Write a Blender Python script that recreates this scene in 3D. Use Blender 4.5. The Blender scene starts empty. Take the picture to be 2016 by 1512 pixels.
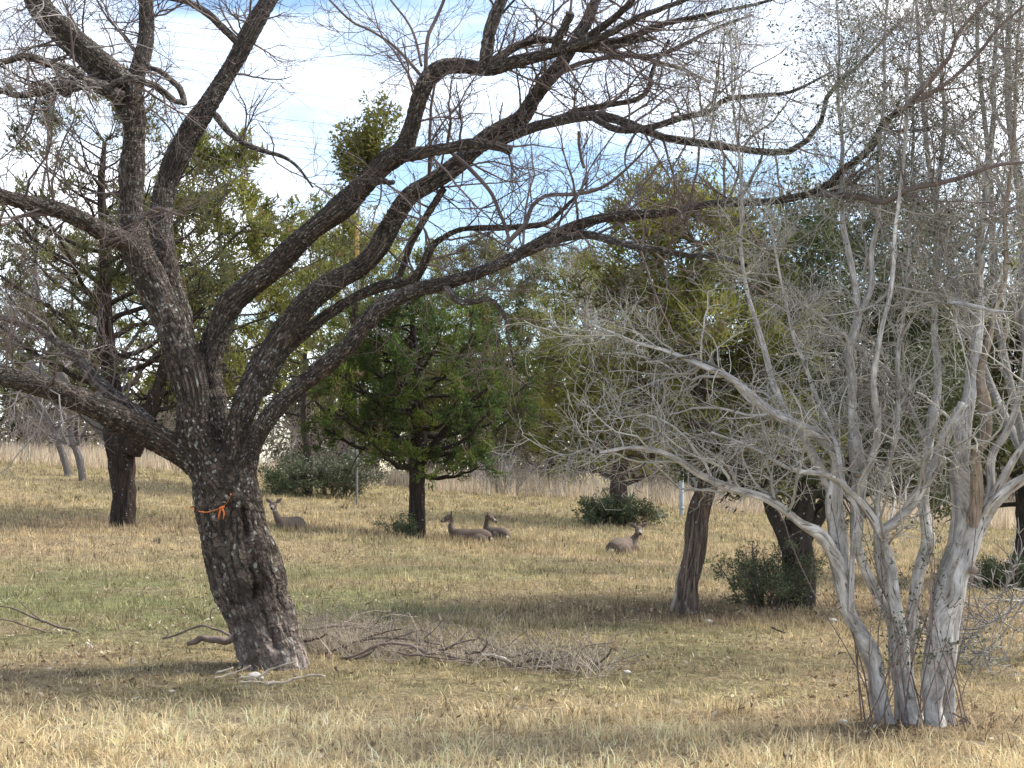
import bpy, math
import numpy as np
from mathutils import Vector, kdtree
from mathutils.bvhtree import BVHTree

rng = np.random.default_rng(11)
C = bpy.context.scene.collection
SC = bpy.context.scene
# ------------------------------------------------------------------ camera
FPX = 2927.0                       # focal length in pixels of the 2016 px wide photograph
PITCH = math.radians(3.2)
CAMZ = 1.6
cam = bpy.data.cameras.new('camera')
cam.sensor_width = 36.0
cam.lens = 36.0 * FPX / 2016.0
cam.clip_start = 0.1
cam.clip_end = 2000
camo = bpy.data.objects.new('camera', cam)
camo.location = (0, 0, CAMZ)
camo.rotation_euler = (math.pi / 2 + PITCH, 0, 0)
C.objects.link(camo)
SC.camera = camo
# ------------------------------------------------------------------ sky, sun, exposure
SUN_EL, SUN_AZ = math.radians(53), math.radians(72)      # azimuth from +Y (into the picture) towards +X
w = bpy.data.worlds.new('World')
SC.world = w
w.use_nodes = True
nt = w.node_tree
nt.nodes.clear()
N = nt.nodes.new
out = N('ShaderNodeOutputWorld')
bg = N('ShaderNodeBackground')
bg.inputs['Strength'].default_value = 0.085
sky = N('ShaderNodeTexSky')
sky.sky_type = 'NISHITA'
sky.sun_disc = False
sky.sun_elevation = SUN_EL
sky.sun_rotation = SUN_AZ
sky.air_density = 1.0
sky.dust_density = 0.3
sky.ozone_density = 2.0
tc = N('ShaderNodeTexCoord')
mp = N('ShaderNodeMapping')
mp.inputs['Scale'].default_value = (1.0, 1.0, 3.2)
mp.inputs['Location'].default_value = (1.3, 0.2, 0.4)
n1 = N('ShaderNodeTexNoise')
n1.inputs['Scale'].default_value = 2.1
n1.inputs['Detail'].default_value = 6
n1.inputs['Roughness'].default_value = 0.55
n1.inputs['Distortion'].default_value = 0.35
rmp = N('ShaderNodeValToRGB')
rmp.color_ramp.elements[0].position = 0.46
rmp.color_ramp.elements[1].position = 0.64
cmix = N('ShaderNodeMix')
cmix.data_type = 'RGBA'
cmix.inputs['B'].default_value = (9.0, 9.2, 9.7, 1)
L = nt.links.new
L(tc.outputs['Generated'], mp.inputs['Vector'])
L(mp.outputs['Vector'], n1.inputs['Vector'])
L(n1.outputs['Fac'], rmp.inputs['Fac'])
L(rmp.outputs['Color'], cmix.inputs['Factor'])
L(sky.outputs['Color'], cmix.inputs['A'])
L(cmix.outputs['Result'], bg.inputs['Color'])
L(bg.outputs['Background'], out.inputs['Surface'])
sl = bpy.data.lights.new('sun', 'SUN')
sl.energy = 2.6
sl.angle = math.radians(16)
sl.color = (1.0, 0.95, 0.86)
so = bpy.data.objects.new('sun', sl)
C.objects.link(so)
sd = Vector((math.sin(SUN_AZ) * math.cos(SUN_EL), math.cos(SUN_AZ) * math.cos(SUN_EL), math.sin(SUN_EL)))
so.rotation_euler = sd.to_track_quat('Z', 'Y').to_euler()
so.location = (20, 40, 60)
vs = SC.view_settings
vs.view_transform = 'Standard'
vs.look = 'None'
vs.exposure = 1.55
vs.gamma = 1.0
vs.use_curve_mapping = False

# ================================================================== helpers
CP, SP = math.cos(PITCH), math.sin(PITCH)
def P(u, v, d):
    """point at photograph pixel (u, v) standing d metres into the scene"""
    xc, yc = (u - 1008) / FPX, (756 - v) / FPX
    t = d / (CP - yc * SP)
    return np.array([xc * t, d, CAMZ + t * (SP + yc * CP)])

def _h(ix, iy, iz, s):
    n = (ix * 374761393 + iy * 668265263 + iz * 2147483647 + s * 1274120177) & 0xffffffff
    n = ((n ^ (n >> 13)) * 1274120177) & 0xffffffff
    n = (n ^ (n >> 16)) & 0xffffffff
    return n / 4294967295.0

def vnoise(p, seed=0):
    p = np.asarray(p, float)
    i = np.floor(p).astype(np.int64)
    f = p - i
    f = f * f * (3 - 2 * f)
    r = 0
    for dx in (0, 1):
        for dy in (0, 1):
            for dz in (0, 1):
                wgt = (f[:, 0] if dx else 1 - f[:, 0]) * (f[:, 1] if dy else 1 - f[:, 1]) * (f[:, 2] if dz else 1 - f[:, 2])
                r = r + wgt * _h(i[:, 0] + dx, i[:, 1] + dy, i[:, 2] + dz, seed)
    return r

def noise2(x, y, sc, seed=0, octv=3):
    r, a, tot = 0, 1.0, 0
    for o in range(octv):
        r = r + a * vnoise(np.stack([x * sc, y * sc, np.full_like(x, 0.37 + o)], 1), seed + o)
        tot += a
        a *= .5
        sc *= 2.1
    return r / tot

def voro(a, b, seed=0):
    """2-d cell noise: F1, F2, cell id"""
    ia, ib = np.floor(a).astype(np.int64), np.floor(b).astype(np.int64)
    f1 = np.full(a.shape, 9.); f2 = np.full(a.shape, 9.); cid = np.zeros(a.shape)
    for da in (-1, 0, 1):
        for db in (-1, 0, 1):
            ca, cb = ia + da, ib + db
            pa = ca + .1 + .8 * _h(ca, cb, 1 + 0 * ca, seed)
            pb = cb + .1 + .8 * _h(ca, cb, 2 + 0 * ca, seed)
            d = np.hypot(a - pa, b - pb)
            m = d < f1
            f2 = np.where(m, f1, np.minimum(f2, d))
            cid = np.where(m, _h(ca, cb, 3 + 0 * ca, seed), cid)
            f1 = np.where(m, d, f1)
    return f1, f2, cid

# ------------------------------------------------------------------ ground height
GP = np.array([(-6, 2, 0), (6, 2, 0), (0, 8, 0), (-3, 8, 0), (3, 8, 0), (-2, 12, 0), (3.1, 9.2, 0), (2, 16.4, 0), (3.4, 18, -.06),
               (-5.1, 32, .29), (-2.2, 34, -.02), (2.4, 31, -.22), (-19, 55, 1.62), (-8.6, 33, .27), (5, 60, .28), (-3, 60, .62),
               (8.5, 24, -.3), (11, 55, -.3), (12, 12, -.1), (-12, 12, .15), (20, 30, -.7), (22, 60, -.8), (-24, 30, .7), (-26, 62, 1.95),
               (-11, 60, 1.3), (0, 24, -.02)], float)
def _tps(r2):
    return np.where(r2 > 1e-9, r2 * np.log(r2 + 1e-12), 0)
_n = len(GP)
_K = _tps(((GP[:, None, :2] - GP[None, :, :2]) ** 2).sum(2)) + np.eye(_n) * 3
_Q = np.c_[np.ones(_n), GP[:, :2]]
_A = np.block([[_K, _Q], [_Q.T, np.zeros((3, 3))]])
_W = np.linalg.solve(_A, np.r_[GP[:, 2], 0, 0, 0])
def gz(x, y):
    x = np.atleast_1d(np.asarray(x, float)); y = np.atleast_1d(np.asarray(y, float))
    xc, yc = np.clip(x, -25, 22), np.clip(y, 1, 62)
    k = _tps((xc[:, None] - GP[:, 0]) ** 2 + (yc[:, None] - GP[:, 1]) ** 2)
    z = k @ _W[:_n] + _W[_n] + _W[_n + 1] * xc + _W[_n + 2] * yc
    far = np.clip((y - 75) / 100, 0, 1)
    z = z * (1 - far)
    return z + (noise2(x, y, .8, 3, 2) - .5) * .07 + (noise2(x, y, 3.1, 5, 1) - .5) * .025
def g1(x, y):
    return float(gz(x, y)[0])
def GD(u, d):
    """ground point below column u at distance d"""
    p = P(u, 900, d)
    return np.array([p[0], d, g1(p[0], d)])
def GV(u, v, h=0):
    """ground point seen at pixel (u, v), lifted h"""
    a, b = 4., 70.
    for _ in range(40):
        m = (a + b) / 2
        p = P(u, v, m)
        if p[2] > g1(p[0], m) + h: a = m
        else: b = m
    return P(u, v, a)

# ------------------------------------------------------------------ materials
def new_mat(name):
    m = bpy.data.materials.new(name)
    m.use_nodes = True
    m.node_tree.nodes.clear()
    return m, m.node_tree.nodes.new, m.node_tree.links.new

def mat_col(name, rough=.8, var=.25, vscale=9., transl=0., bump=0., bscale=60., spec=.25, stretch=(1, 1, 1)):
    """colour from the mesh's own 'col' attribute, varied by noise; optional leaf translucency"""
    m, N, L = new_mat(name)
    o = N('ShaderNodeOutputMaterial')
    b = N('ShaderNodeBsdfPrincipled')
    b.inputs['Roughness'].default_value = rough
    b.inputs['Specular IOR Level'].default_value = spec
    at = N('ShaderNodeAttribute'); at.attribute_name = 'col'
    tc = N('ShaderNodeTexCoord')
    mp = N('ShaderNodeMapping'); mp.inputs['Scale'].default_value = stretch
    nz = N('ShaderNodeTexNoise'); nz.inputs['Scale'].default_value = vscale; nz.inputs['Detail'].default_value = 5
    mr = N('ShaderNodeMapRange')
    mr.inputs['From Min'].default_value = .25; mr.inputs['From Max'].default_value = .75
    mr.inputs['To Min'].default_value = 1 - var; mr.inputs['To Max'].default_value = 1 + var
    mx = N('ShaderNodeVectorMath'); mx.operation = 'SCALE'
    L(tc.outputs['Object'], mp.inputs['Vector']); L(mp.outputs['Vector'], nz.inputs['Vector'])
    L(nz.outputs['Fac'], mr.inputs['Value'])
    L(at.outputs['Color'], mx.inputs[0]); L(mr.outputs['Result'], mx.inputs['Scale'])
    L(mx.outputs['Vector'], b.inputs['Base Color'])
    if bump:
        n2 = N('ShaderNodeTexNoise'); n2.inputs['Scale'].default_value = bscale; n2.inputs['Detail'].default_value = 6
        L(mp.outputs['Vector'], n2.inputs['Vector'])
        bp = N('ShaderNodeBump'); bp.inputs['Strength'].default_value = bump; bp.inputs['Distance'].default_value = .01
        L(n2.outputs['Fac'], bp.inputs['Height']); L(bp.outputs['Normal'], b.inputs['Normal'])
    if transl:
        t = N('ShaderNodeBsdfTranslucent'); L(mx.outputs['Vector'], t.inputs['Color'])
        ms = N('ShaderNodeMixShader'); ms.inputs['Fac'].default_value = transl
        L(b.outputs['BSDF'], ms.inputs[1]); L(t.outputs['BSDF'], ms.inputs[2]); L(ms.outputs['Shader'], o.inputs['Surface'])
    else:
        L(b.outputs['BSDF'], o.inputs['Surface'])
    return m

def mat_thatch(name):
    m, N, L = new_mat(name)
    o = N('ShaderNodeOutputMaterial'); b = N('ShaderNodeBsdfPrincipled'); b.inputs['Roughness'].default_value = .95; b.inputs['Specular IOR Level'].default_value = .1
    at = N('ShaderNodeAttribute'); at.attribute_name = 'col'; tc = N('ShaderNodeTexCoord')
    prev = at.outputs['Color']; hs = []
    for sc, lo, hi, det in ((7., .6, 1.35, 4), (34., .45, 1.5, 5), (110., .55, 1.45, 3)):
        nz = N('ShaderNodeTexNoise'); nz.inputs['Scale'].default_value = sc; nz.inputs['Detail'].default_value = det; nz.inputs['Roughness'].default_value = .65; L(tc.outputs['Object'], nz.inputs['Vector'])
        mr = N('ShaderNodeMapRange'); mr.inputs['From Min'].default_value = .33; mr.inputs['From Max'].default_value = .67; mr.inputs['To Min'].default_value = lo; mr.inputs['To Max'].default_value = hi; L(nz.outputs['Fac'], mr.inputs['Value'])
        mx = N('ShaderNodeVectorMath'); mx.operation = 'SCALE'; L(prev, mx.inputs[0]); L(mr.outputs['Result'], mx.inputs['Scale']); prev = mx.outputs['Vector']; hs.append(nz.outputs['Fac'])
    L(prev, b.inputs['Base Color'])
    ad = N('ShaderNodeMath'); ad.operation = 'ADD'; L(hs[1], ad.inputs[0]); L(hs[2], ad.inputs[1])
    bp = N('ShaderNodeBump'); bp.inputs['Strength'].default_value = .9; bp.inputs['Distance'].default_value = .03; L(ad.outputs[0], bp.inputs['Height']); L(bp.outputs['Normal'], b.inputs['Normal'])
    L(b.outputs['BSDF'], o.inputs['Surface'])
    return m

def mat_bark(name, lichen=.5, lcol=(.50, .52, .46), fine=55., plates=False, stretch=None):
    """bark: colour attribute, fine grain, lichen; plates = blocky fissured bark laid out along the limb ('buv': along, around, weathering)"""
    m, N, L = new_mat(name)
    def math_(op, a, b=None, clamp=False):
        n = N('ShaderNodeMath'); n.operation = op; n.use_clamp = clamp
        for k, x in enumerate((a, b)):
            if x is None: continue
            if isinstance(x, (int, float)): n.inputs[k].default_value = x
            else: L(x, n.inputs[k])
        return n.outputs[0]
    def rng_(x, a, b, c, d):
        n = N('ShaderNodeMapRange'); L(x, n.inputs['Value'])
        for k, v in zip(('From Min', 'From Max', 'To Min', 'To Max'), (a, b, c, d)): n.inputs[k].default_value = v
        return n.outputs['Result']
    o = N('ShaderNodeOutputMaterial'); b = N('ShaderNodeBsdfPrincipled')
    b.inputs['Roughness'].default_value = .85; b.inputs['Specular IOR Level'].default_value = .25
    at = N('ShaderNodeAttribute'); at.attribute_name = 'col'
    tc = N('ShaderNodeTexCoord')
    nz = N('ShaderNodeTexNoise'); nz.inputs['Scale'].default_value = fine; nz.inputs['Detail'].default_value = 6; nz.inputs['Roughness'].default_value = .7
    if stretch:
        sm_ = N('ShaderNodeMapping'); sm_.inputs['Scale'].default_value = stretch; L(tc.outputs['Object'], sm_.inputs['Vector']); L(sm_.outputs['Vector'], nz.inputs['Vector'])
    else: L(tc.outputs['Object'], nz.inputs['Vector'])
    big = N('ShaderNodeTexNoise'); big.inputs['Scale'].default_value = 2.3; big.inputs['Detail'].default_value = 3
    L(tc.outputs['Object'], big.inputs['Vector'])
    wn = N('ShaderNodeTexNoise'); wn.inputs['Scale'].default_value = 22; wn.inputs['Detail'].default_value = 4
    L(tc.outputs['Object'], wn.inputs['Vector'])
    mx = N('ShaderNodeVectorMath'); mx.operation = 'SCALE'
    L(at.outputs['Color'], mx.inputs[0])
    av = N('ShaderNodeVectorMath'); av.operation = 'MULTIPLY_ADD'
    v = N('ShaderNodeTexVoronoi'); v.inputs['Scale'].default_value = 1.
    grain = rng_(nz.outputs['Fac'], .3, .7, .6, 1.45)
    if plates:
        bu = N('ShaderNodeAttribute'); bu.attribute_name = 'buv'
        sx = N('ShaderNodeSeparateXYZ'); L(bu.outputs['Vector'], sx.inputs[0])
        cx = N('ShaderNodeCombineXYZ'); L(math_('DIVIDE', sx.outputs[0], .052), cx.inputs[0]); L(math_('DIVIDE', sx.outputs[1], .027), cx.inputs[1])
        av.inputs[1].default_value = (.8, .8, 0); L(wn.outputs['Color'], av.inputs[0]); L(cx.outputs[0], av.inputs[2])
        def band(sx_, sy_, seed, wid, det=3.):
            mp = N('ShaderNodeMapping'); mp.inputs['Scale'].default_value = (sx_, sy_, 1); mp.inputs['Location'].default_value = (seed, seed * 1.7, 0); L(av.outputs['Vector'], mp.inputs['Vector'])
            nn = N('ShaderNodeTexNoise'); nn.noise_dimensions = '2D'; nn.inputs['Scale'].default_value = 1.; nn.inputs['Detail'].default_value = det; nn.inputs['Roughness'].default_value = .5; L(mp.outputs['Vector'], nn.inputs['Vector'])
            return rng_(math_('ABSOLUTE', math_('SUBTRACT', nn.outputs['Fac'], .5)), .0, wid, 0., 1.), nn.outputs['Fac']
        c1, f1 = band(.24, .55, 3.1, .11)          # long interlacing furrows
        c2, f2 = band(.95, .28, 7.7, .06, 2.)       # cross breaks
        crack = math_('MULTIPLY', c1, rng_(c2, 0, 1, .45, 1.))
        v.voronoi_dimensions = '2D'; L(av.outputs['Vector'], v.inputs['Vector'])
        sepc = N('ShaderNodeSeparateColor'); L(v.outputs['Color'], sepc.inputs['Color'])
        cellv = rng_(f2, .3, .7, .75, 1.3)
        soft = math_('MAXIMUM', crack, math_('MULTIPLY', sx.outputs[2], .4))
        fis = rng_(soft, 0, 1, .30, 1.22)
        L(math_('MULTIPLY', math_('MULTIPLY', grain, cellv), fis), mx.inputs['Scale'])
        height = math_('ADD', soft, math_('ADD', math_('MULTIPLY', nz.outputs['Fac'], .6), math_('MULTIPLY', f2, .5)))
        thr = rng_(big.outputs['Fac'], .42, .68, .01, lichen)
        lmask = math_('MULTIPLY', math_('LESS_THAN', sepc.outputs['Red'], thr), math_('MULTIPLY', rng_(wn.outputs['Fac'], .46, .54, 0, .75), rng_(v.outputs['Distance'], .2, .5, 1, 0)))
        dist = .024
    else:
        av.inputs[1].default_value = (1.6, 1.6, 1.6); sc_ = N('ShaderNodeVectorMath'); sc_.operation = 'SCALE'; sc_.inputs['Scale'].default_value = 30
        L(tc.outputs['Object'], sc_.inputs[0]); L(wn.outputs['Color'], av.inputs[0]); L(sc_.outputs[0], av.inputs[2]); L(av.outputs['Vector'], v.inputs['Vector'])
        sepc = N('ShaderNodeSeparateColor'); L(v.outputs['Color'], sepc.inputs['Color'])
        if stretch: grain = rng_(nz.outputs['Fac'], .36, .64, .35, 1.7)
        L(grain, mx.inputs['Scale'])
        thr = rng_(big.outputs['Fac'], .38, .68, 0., lichen)
        lmask = math_('MULTIPLY', math_('LESS_THAN', sepc.outputs['Red'], thr), rng_(v.outputs['Distance'], .3, .42, .8, 0))
        height = nz.outputs['Fac']; dist = .03 if stretch else .010
    cm = N('ShaderNodeMix'); cm.data_type = 'RGBA'; cm.inputs['B'].default_value = (*lcol, 1)
    L(lmask, cm.inputs['Factor']); L(mx.outputs['Vector'], cm.inputs['A']); L(cm.outputs['Result'], b.inputs['Base Color'])
    bp = N('ShaderNodeBump'); bp.inputs['Strength'].default_value = .9; bp.inputs['Distance'].default_value = dist
    L(height, bp.inputs['Height']); L(bp.outputs['Normal'], b.inputs['Normal'])
    L(b.outputs['BSDF'], o.inputs['Surface'])
    return m

def mat_smooth_bark(name):
    """thin grey skin with long streaks, pale flakes and brown old patches; laid along the stem by 'buv'"""
    m, N, L = new_mat(name)
    o = N('ShaderNodeOutputMaterial'); b = N('ShaderNodeBsdfPrincipled'); b.inputs['Roughness'].default_value = .75; b.inputs['Specular IOR Level'].default_value = .2
    at = N('ShaderNodeAttribute'); at.attribute_name = 'col'
    bu = N('ShaderNodeAttribute'); bu.attribute_name = 'buv'
    mp = N('ShaderNodeMapping'); mp.inputs['Scale'].default_value = (7, 42, 1); L(bu.outputs['Vector'], mp.inputs['Vector'])
    st = N('ShaderNodeTexNoise'); st.inputs['Scale'].default_value = 1.; st.inputs['Detail'].default_value = 6; st.inputs['Roughness'].default_value = .65; st.inputs['Distortion'].default_value = .25; L(mp.outputs['Vector'], st.inputs['Vector'])
    tc = N('ShaderNodeTexCoord'); bl = N('ShaderNodeTexNoise'); bl.inputs['Scale'].default_value = 9; bl.inputs['Detail'].default_value = 6; bl.inputs['Roughness'].default_value = .6; L(tc.outputs['Object'], bl.inputs['Vector'])
    r1 = N('ShaderNodeValToRGB'); e = r1.color_ramp.elements; e[0].position = .33; e[0].color = (.66, .63, .60, 1); e[1].position = .60; e[1].color = (1.12, 1.12, 1.12, 1)
    k = r1.color_ramp.elements.new(.43); k.color = (.88, .86, .84, 1)
    L(st.outputs['Fac'], r1.inputs['Fac'])
    r2 = N('ShaderNodeMapRange'); r2.inputs['From Min'].default_value = .3; r2.inputs['From Max'].default_value = .7; r2.inputs['To Min'].default_value = .6; r2.inputs['To Max'].default_value = 1.35; L(bl.outputs['Fac'], r2.inputs['Value'])
    m1 = N('ShaderNodeVectorMath'); m1.operation = 'MULTIPLY'; L(at.outputs['Color'], m1.inputs[0]); L(r1.outputs['Color'], m1.inputs[1])
    m2 = N('ShaderNodeVectorMath'); m2.operation = 'SCALE'; L(m1.outputs['Vector'], m2.inputs[0]); L(r2.outputs['Result'], m2.inputs['Scale'])
    mp2 = N('ShaderNodeMapping'); mp2.inputs['Scale'].default_value = (9, 75, 1); L(bu.outputs['Vector'], mp2.inputs['Vector'])
    ck = N('ShaderNodeTexNoise'); ck.inputs['Scale'].default_value = 1.; ck.inputs['Detail'].default_value = 4; ck.inputs['Distortion'].default_value = .4; L(mp2.outputs['Vector'], ck.inputs['Vector'])
    ckr = N('ShaderNodeMapRange'); ckr.inputs['From Min'].default_value = .30; ckr.inputs['From Max'].default_value = .39; L(ck.outputs['Fac'], ckr.inputs['Value'])
    m3 = N('ShaderNodeMix'); m3.data_type = 'RGBA'; m3.inputs['A'].default_value = (.15, .12, .095, 1); L(ckr.outputs['Result'], m3.inputs['Factor']); L(m2.outputs['Vector'], m3.inputs['B'])
    L(m3.outputs['Result'], b.inputs['Base Color'])
    ad0 = N('ShaderNodeMath'); ad0.operation = 'ADD'; L(st.outputs['Fac'], ad0.inputs[0]); L(ckr.outputs['Result'], ad0.inputs[1])
    ad = N('ShaderNodeMath'); ad.operation = 'ADD'; L(ad0.outputs[0], ad.inputs[0]); L(bl.outputs['Fac'], ad.inputs[1])
    bp = N('ShaderNodeBump'); bp.inputs['Strength'].default_value = .9; bp.inputs['Distance'].default_value = .014; L(ad.outputs[0], bp.inputs['Height']); L(bp.outputs['Normal'], b.inputs['Normal'])
    L(b.outputs['BSDF'], o.inputs['Surface'])
    return m

M = {}
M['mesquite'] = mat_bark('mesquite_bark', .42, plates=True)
M['young_bark'] = mat_bark('young_mesquite_bark', .2)
M['mesquite_twig'] = mat_col('mesquite_twig', .8, .3, 6)
M['juniper_bark'] = mat_bark('juniper_bark', .10, (.42, .40, .36), 34, stretch=(1, 1, .10))
M['oak_bark'] = mat_bark('oak_bark', .2, (.35, .35, .32), 40)
M['persimmon'] = mat_smooth_bark('persimmon_bark')
M['persimmon_twig'] = mat_col('persimmon_twig', .8, .25, 5)
M['leaf'] = mat_col('small_leaf', .5, .3, 3, transl=.3)
M['juniper'] = mat_col('juniper_foliage', .65, .35, 1.1, transl=.5)
M['grass'] = mat_col('dry_grass', .7, .18, 1.3, transl=.35)
M['stick'] = mat_col('dead_wood', .85, .3, 14, bump=.5, bscale=70)
M['fur'] = mat_col('deer_fur', .85, .12, 30, bump=.4, bscale=160)
M['wire'] = mat_col('aluminium_wire', .5, .05, 1)
M['stone'] = mat_col('limestone', .9, .2, 12, bump=.6, bscale=40)
M['tape'] = mat_col('flagging_tape', .4, .06, 30, transl=.3)
M['dark'] = mat_col('wet_dark', .2, .02, 10, spec=.5)
M['paint'] = mat_col('weathered_paint', .6, .15, 4)

# ------------------------------------------------------------------ mesh + object builders
WLOC = {}
def mesh_np(name, V, quads=None, tris=None, col=None, smooth=True, buv=None):
    me = bpy.data.meshes.new(name)
    V = np.ascontiguousarray(V, dtype=np.float32).reshape(-1, 3)
    q = np.zeros((0, 4), np.int32) if quads is None else np.asarray(quads, np.int32).reshape(-1, 4)
    t = np.zeros((0, 3), np.int32) if tris is None else np.asarray(tris, np.int32).reshape(-1, 3)
    me.vertices.add(len(V)); me.vertices.foreach_set('co', V.ravel())
    nl = q.size + t.size
    me.loops.add(nl); me.loops.foreach_set('vertex_index', np.r_[q.ravel(), t.ravel()].astype(np.int32))
    me.polygons.add(len(q) + len(t))
    me.polygons.foreach_set('loop_start', np.r_[np.arange(len(q)) * 4, q.size + np.arange(len(t)) * 3].astype(np.int32))
    if smooth:
        me.polygons.foreach_set('use_smooth', np.ones(len(q) + len(t), bool))
    if col is not None:
        c = np.asarray(col, np.float32)
        if c.ndim == 1: c = np.tile(c, (len(V), 1))
        c4 = np.ones((len(V), 4), np.float32); c4[:, :3] = c[:, :3]
        a = me.attributes.new('col', 'FLOAT_COLOR', 'POINT'); a.data.foreach_set('color', c4.ravel())
    if buv is not None:
        a = me.attributes.new('buv', 'FLOAT_VECTOR', 'POINT'); a.data.foreach_set('vector', np.ascontiguousarray(buv, np.float32).ravel())
    me.update(calc_edges=True)
    return me

def tag(o, label=None, cat=None, group=None, kind=None):
    if label: o['label'] = label
    if cat: o['category'] = cat
    if group: o['group'] = group
    if kind: o['kind'] = kind
    return o

def thing(name, label, cat, loc, group=None):
    o = bpy.data.objects.new(name, None)
    o.empty_display_size = .2
    C.objects.link(o); o.location = loc
    WLOC[o.name] = np.array(loc, float)
    return tag(o, label, cat, group)

def part(name, V, quads, tris, col, mat, parent=None, kind=None, label=None, smooth=True, origin=None, buv=None):
    """mesh given in world coordinates; child of parent, or top-level standing at origin"""
    if parent is not None: loc = WLOC[parent.name]
    else: loc = np.array(origin if origin is not None else (0, 0, 0), float)
    me = mesh_np(name, np.asarray(V) - loc, quads, tris, col, smooth, buv)
    me.materials.append(M[mat])
    o = bpy.data.objects.new(name, me); C.objects.link(o)
    if parent is not None: o.parent = parent
    else: o.location = loc
    WLOC[o.name] = loc
    if kind: o['kind'] = kind
    if label: o['label'] = label
    return o

def dup(root, loc, rz=0, s=1., label=None):
    r = root.copy(); C.objects.link(r); r.location = loc; r.rotation_euler = (0, 0, rz); r.scale = (s, s, s)
    if label: r['label'] = label
    for ch in list(root.children):
        c = ch.copy(); C.objects.link(c); c.parent = r
    return r

class Acc:
    """collects geometry"""
    def __init__(s): s.V, s.Q, s.T, s.Cc, s.n = [], [], [], [], 0
    def add(s, V, Q=None, T=None, col=(.5, .5, .5)):
        V = np.asarray(V, float).reshape(-1, 3)
        c = np.asarray(col, float)
        if c.ndim == 1: c = np.tile(c, (len(V), 1))
        s.V.append(V); s.Cc.append(c)
        if Q is not None: s.Q.append(np.asarray(Q) + s.n)
        if T is not None: s.T.append(np.asarray(T) + s.n)
        s.n += len(V)
    def build(s, name, mat, parent=None, **k):
        V = np.concatenate(s.V); c = np.concatenate(s.Cc)
        q = np.concatenate(s.Q) if s.Q else None
        t = np.concatenate(s.T) if s.T else None
        return part(name, V, q, t, c, mat, parent, **k)

def nrm(a):
    return a / np.maximum(np.linalg.norm(a, axis=-1, keepdims=True), 1e-9)

def spline(pts, n):
    """Catmull-Rom through rows of any width, resampled evenly to n rows"""
    p = np.asarray(pts, float)
    if len(p) == 2: p = np.array([p[0], (p[0] + p[1]) / 2, p[1]])
    e = np.vstack([2 * p[0] - p[1], p, 2 * p[-1] - p[-2]])
    o = []
    for i in range(len(p) - 1):
        t = np.linspace(0, 1, 12, endpoint=False)[:, None]
        a, b, c, d = e[i], e[i + 1], e[i + 2], e[i + 3]
        o.append(.5 * (2 * b + (c - a) * t + (2 * a - 5 * b + 4 * c - d) * t ** 2 + (3 * b - a - 3 * c + d) * t ** 3))
    o = np.vstack(o + [p[-1:]])
    s = np.r_[0, np.cumsum(np.linalg.norm(np.diff(o[:, :3], axis=0), axis=1))]
    q = np.linspace(0, s[-1], n)
    return np.stack([np.interp(q, s, o[:, k]) for k in range(o.shape[1])], 1)

def tubes(Pb, Rb, K=3):
    B, n = Pb.shape[:2]
    T = nrm(np.gradient(Pb, axis=1))
    mt = np.abs(T.mean(1))
    ref = np.eye(3)[np.argmin(mt, axis=1)][:, None, :]
    S = nrm(np.cross(T, np.broadcast_to(ref, T.shape)))
    U = np.cross(S, T)
    a = np.arange(K) * 2 * np.pi / K
    V = Pb[:, :, None] + Rb[:, :, None, None] * (np.cos(a)[:, None] * S[:, :, None] + np.sin(a)[:, None] * U[:, :, None])
    b, i, k = np.meshgrid(np.arange(B), np.arange(n - 1), np.arange(K), indexing='ij')
    k2 = (k + 1) % K
    ix = lambda b, i, k: (b * n + i) * K + k
    Q = np.stack([ix(b, i, k), ix(b, i, k2), ix(b, i + 1, k2), ix(b, i + 1, k)], -1).reshape(-1, 4)
    return V.reshape(-1, 3), Q

def add_tubes(acc, Pb, Rb, K, col, cvar=.15):
    V, Q = tubes(Pb, Rb, K)
    B, n = Pb.shape[:2]
    c = np.asarray(col, float) * (1 + cvar * rng.standard_normal((B, 1)))
    c = np.clip(c, .005, .9)
    acc.add(V, Q, None, np.repeat(c, n * K, axis=0))

def kids(Pb, Rb, counts, tr, Lr, ang, wig, trop, n, rf, rmin, rmax=9.):
    """children on a batch of branches; Lr = (min, max) length (scaled down towards the parent's tip)"""
    B, m = Pb.shape[:2]
    idx = np.repeat(np.arange(B), counts)
    c = len(idx)
    t = rng.uniform(*tr, c)
    f = t * (m - 1); i0 = np.minimum(f.astype(int), m - 2); fr = (f - i0)[:, None]
    p = Pb[idx, i0] * (1 - fr) + Pb[idx, i0 + 1] * fr
    r = (Rb[idx, i0] * (1 - fr[:, 0]) + Rb[idx, i0 + 1] * fr[:, 0])
    T = nrm(Pb[idx, i0 + 1] - Pb[idx, i0])
    X = rng.standard_normal((c, 3)); X = nrm(X - (X * T).sum(1, keepdims=True) * T)
    a = np.radians(rng.uniform(*ang, c))[:, None]
    D = nrm(np.cos(a) * T + np.sin(a) * X)
    Lh = rng.uniform(*Lr, c) * (1 - .45 * t)
    step = (Lh / (n - 1))[:, None]
    out = np.empty((c, n, 3)); out[:, 0] = p
    trop = np.asarray(trop, float)
    for k in range(1, n):
        D = nrm(D + wig * rng.standard_normal((c, 3)) + trop)
        out[:, k] = out[:, k - 1] + D * step
    r0 = np.clip(r * rf, rmin, rmax)
    R = r0[:, None] * np.linspace(1, .35, n)[None]
    R = np.maximum(R, rmin * .6)
    return out, R

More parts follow.
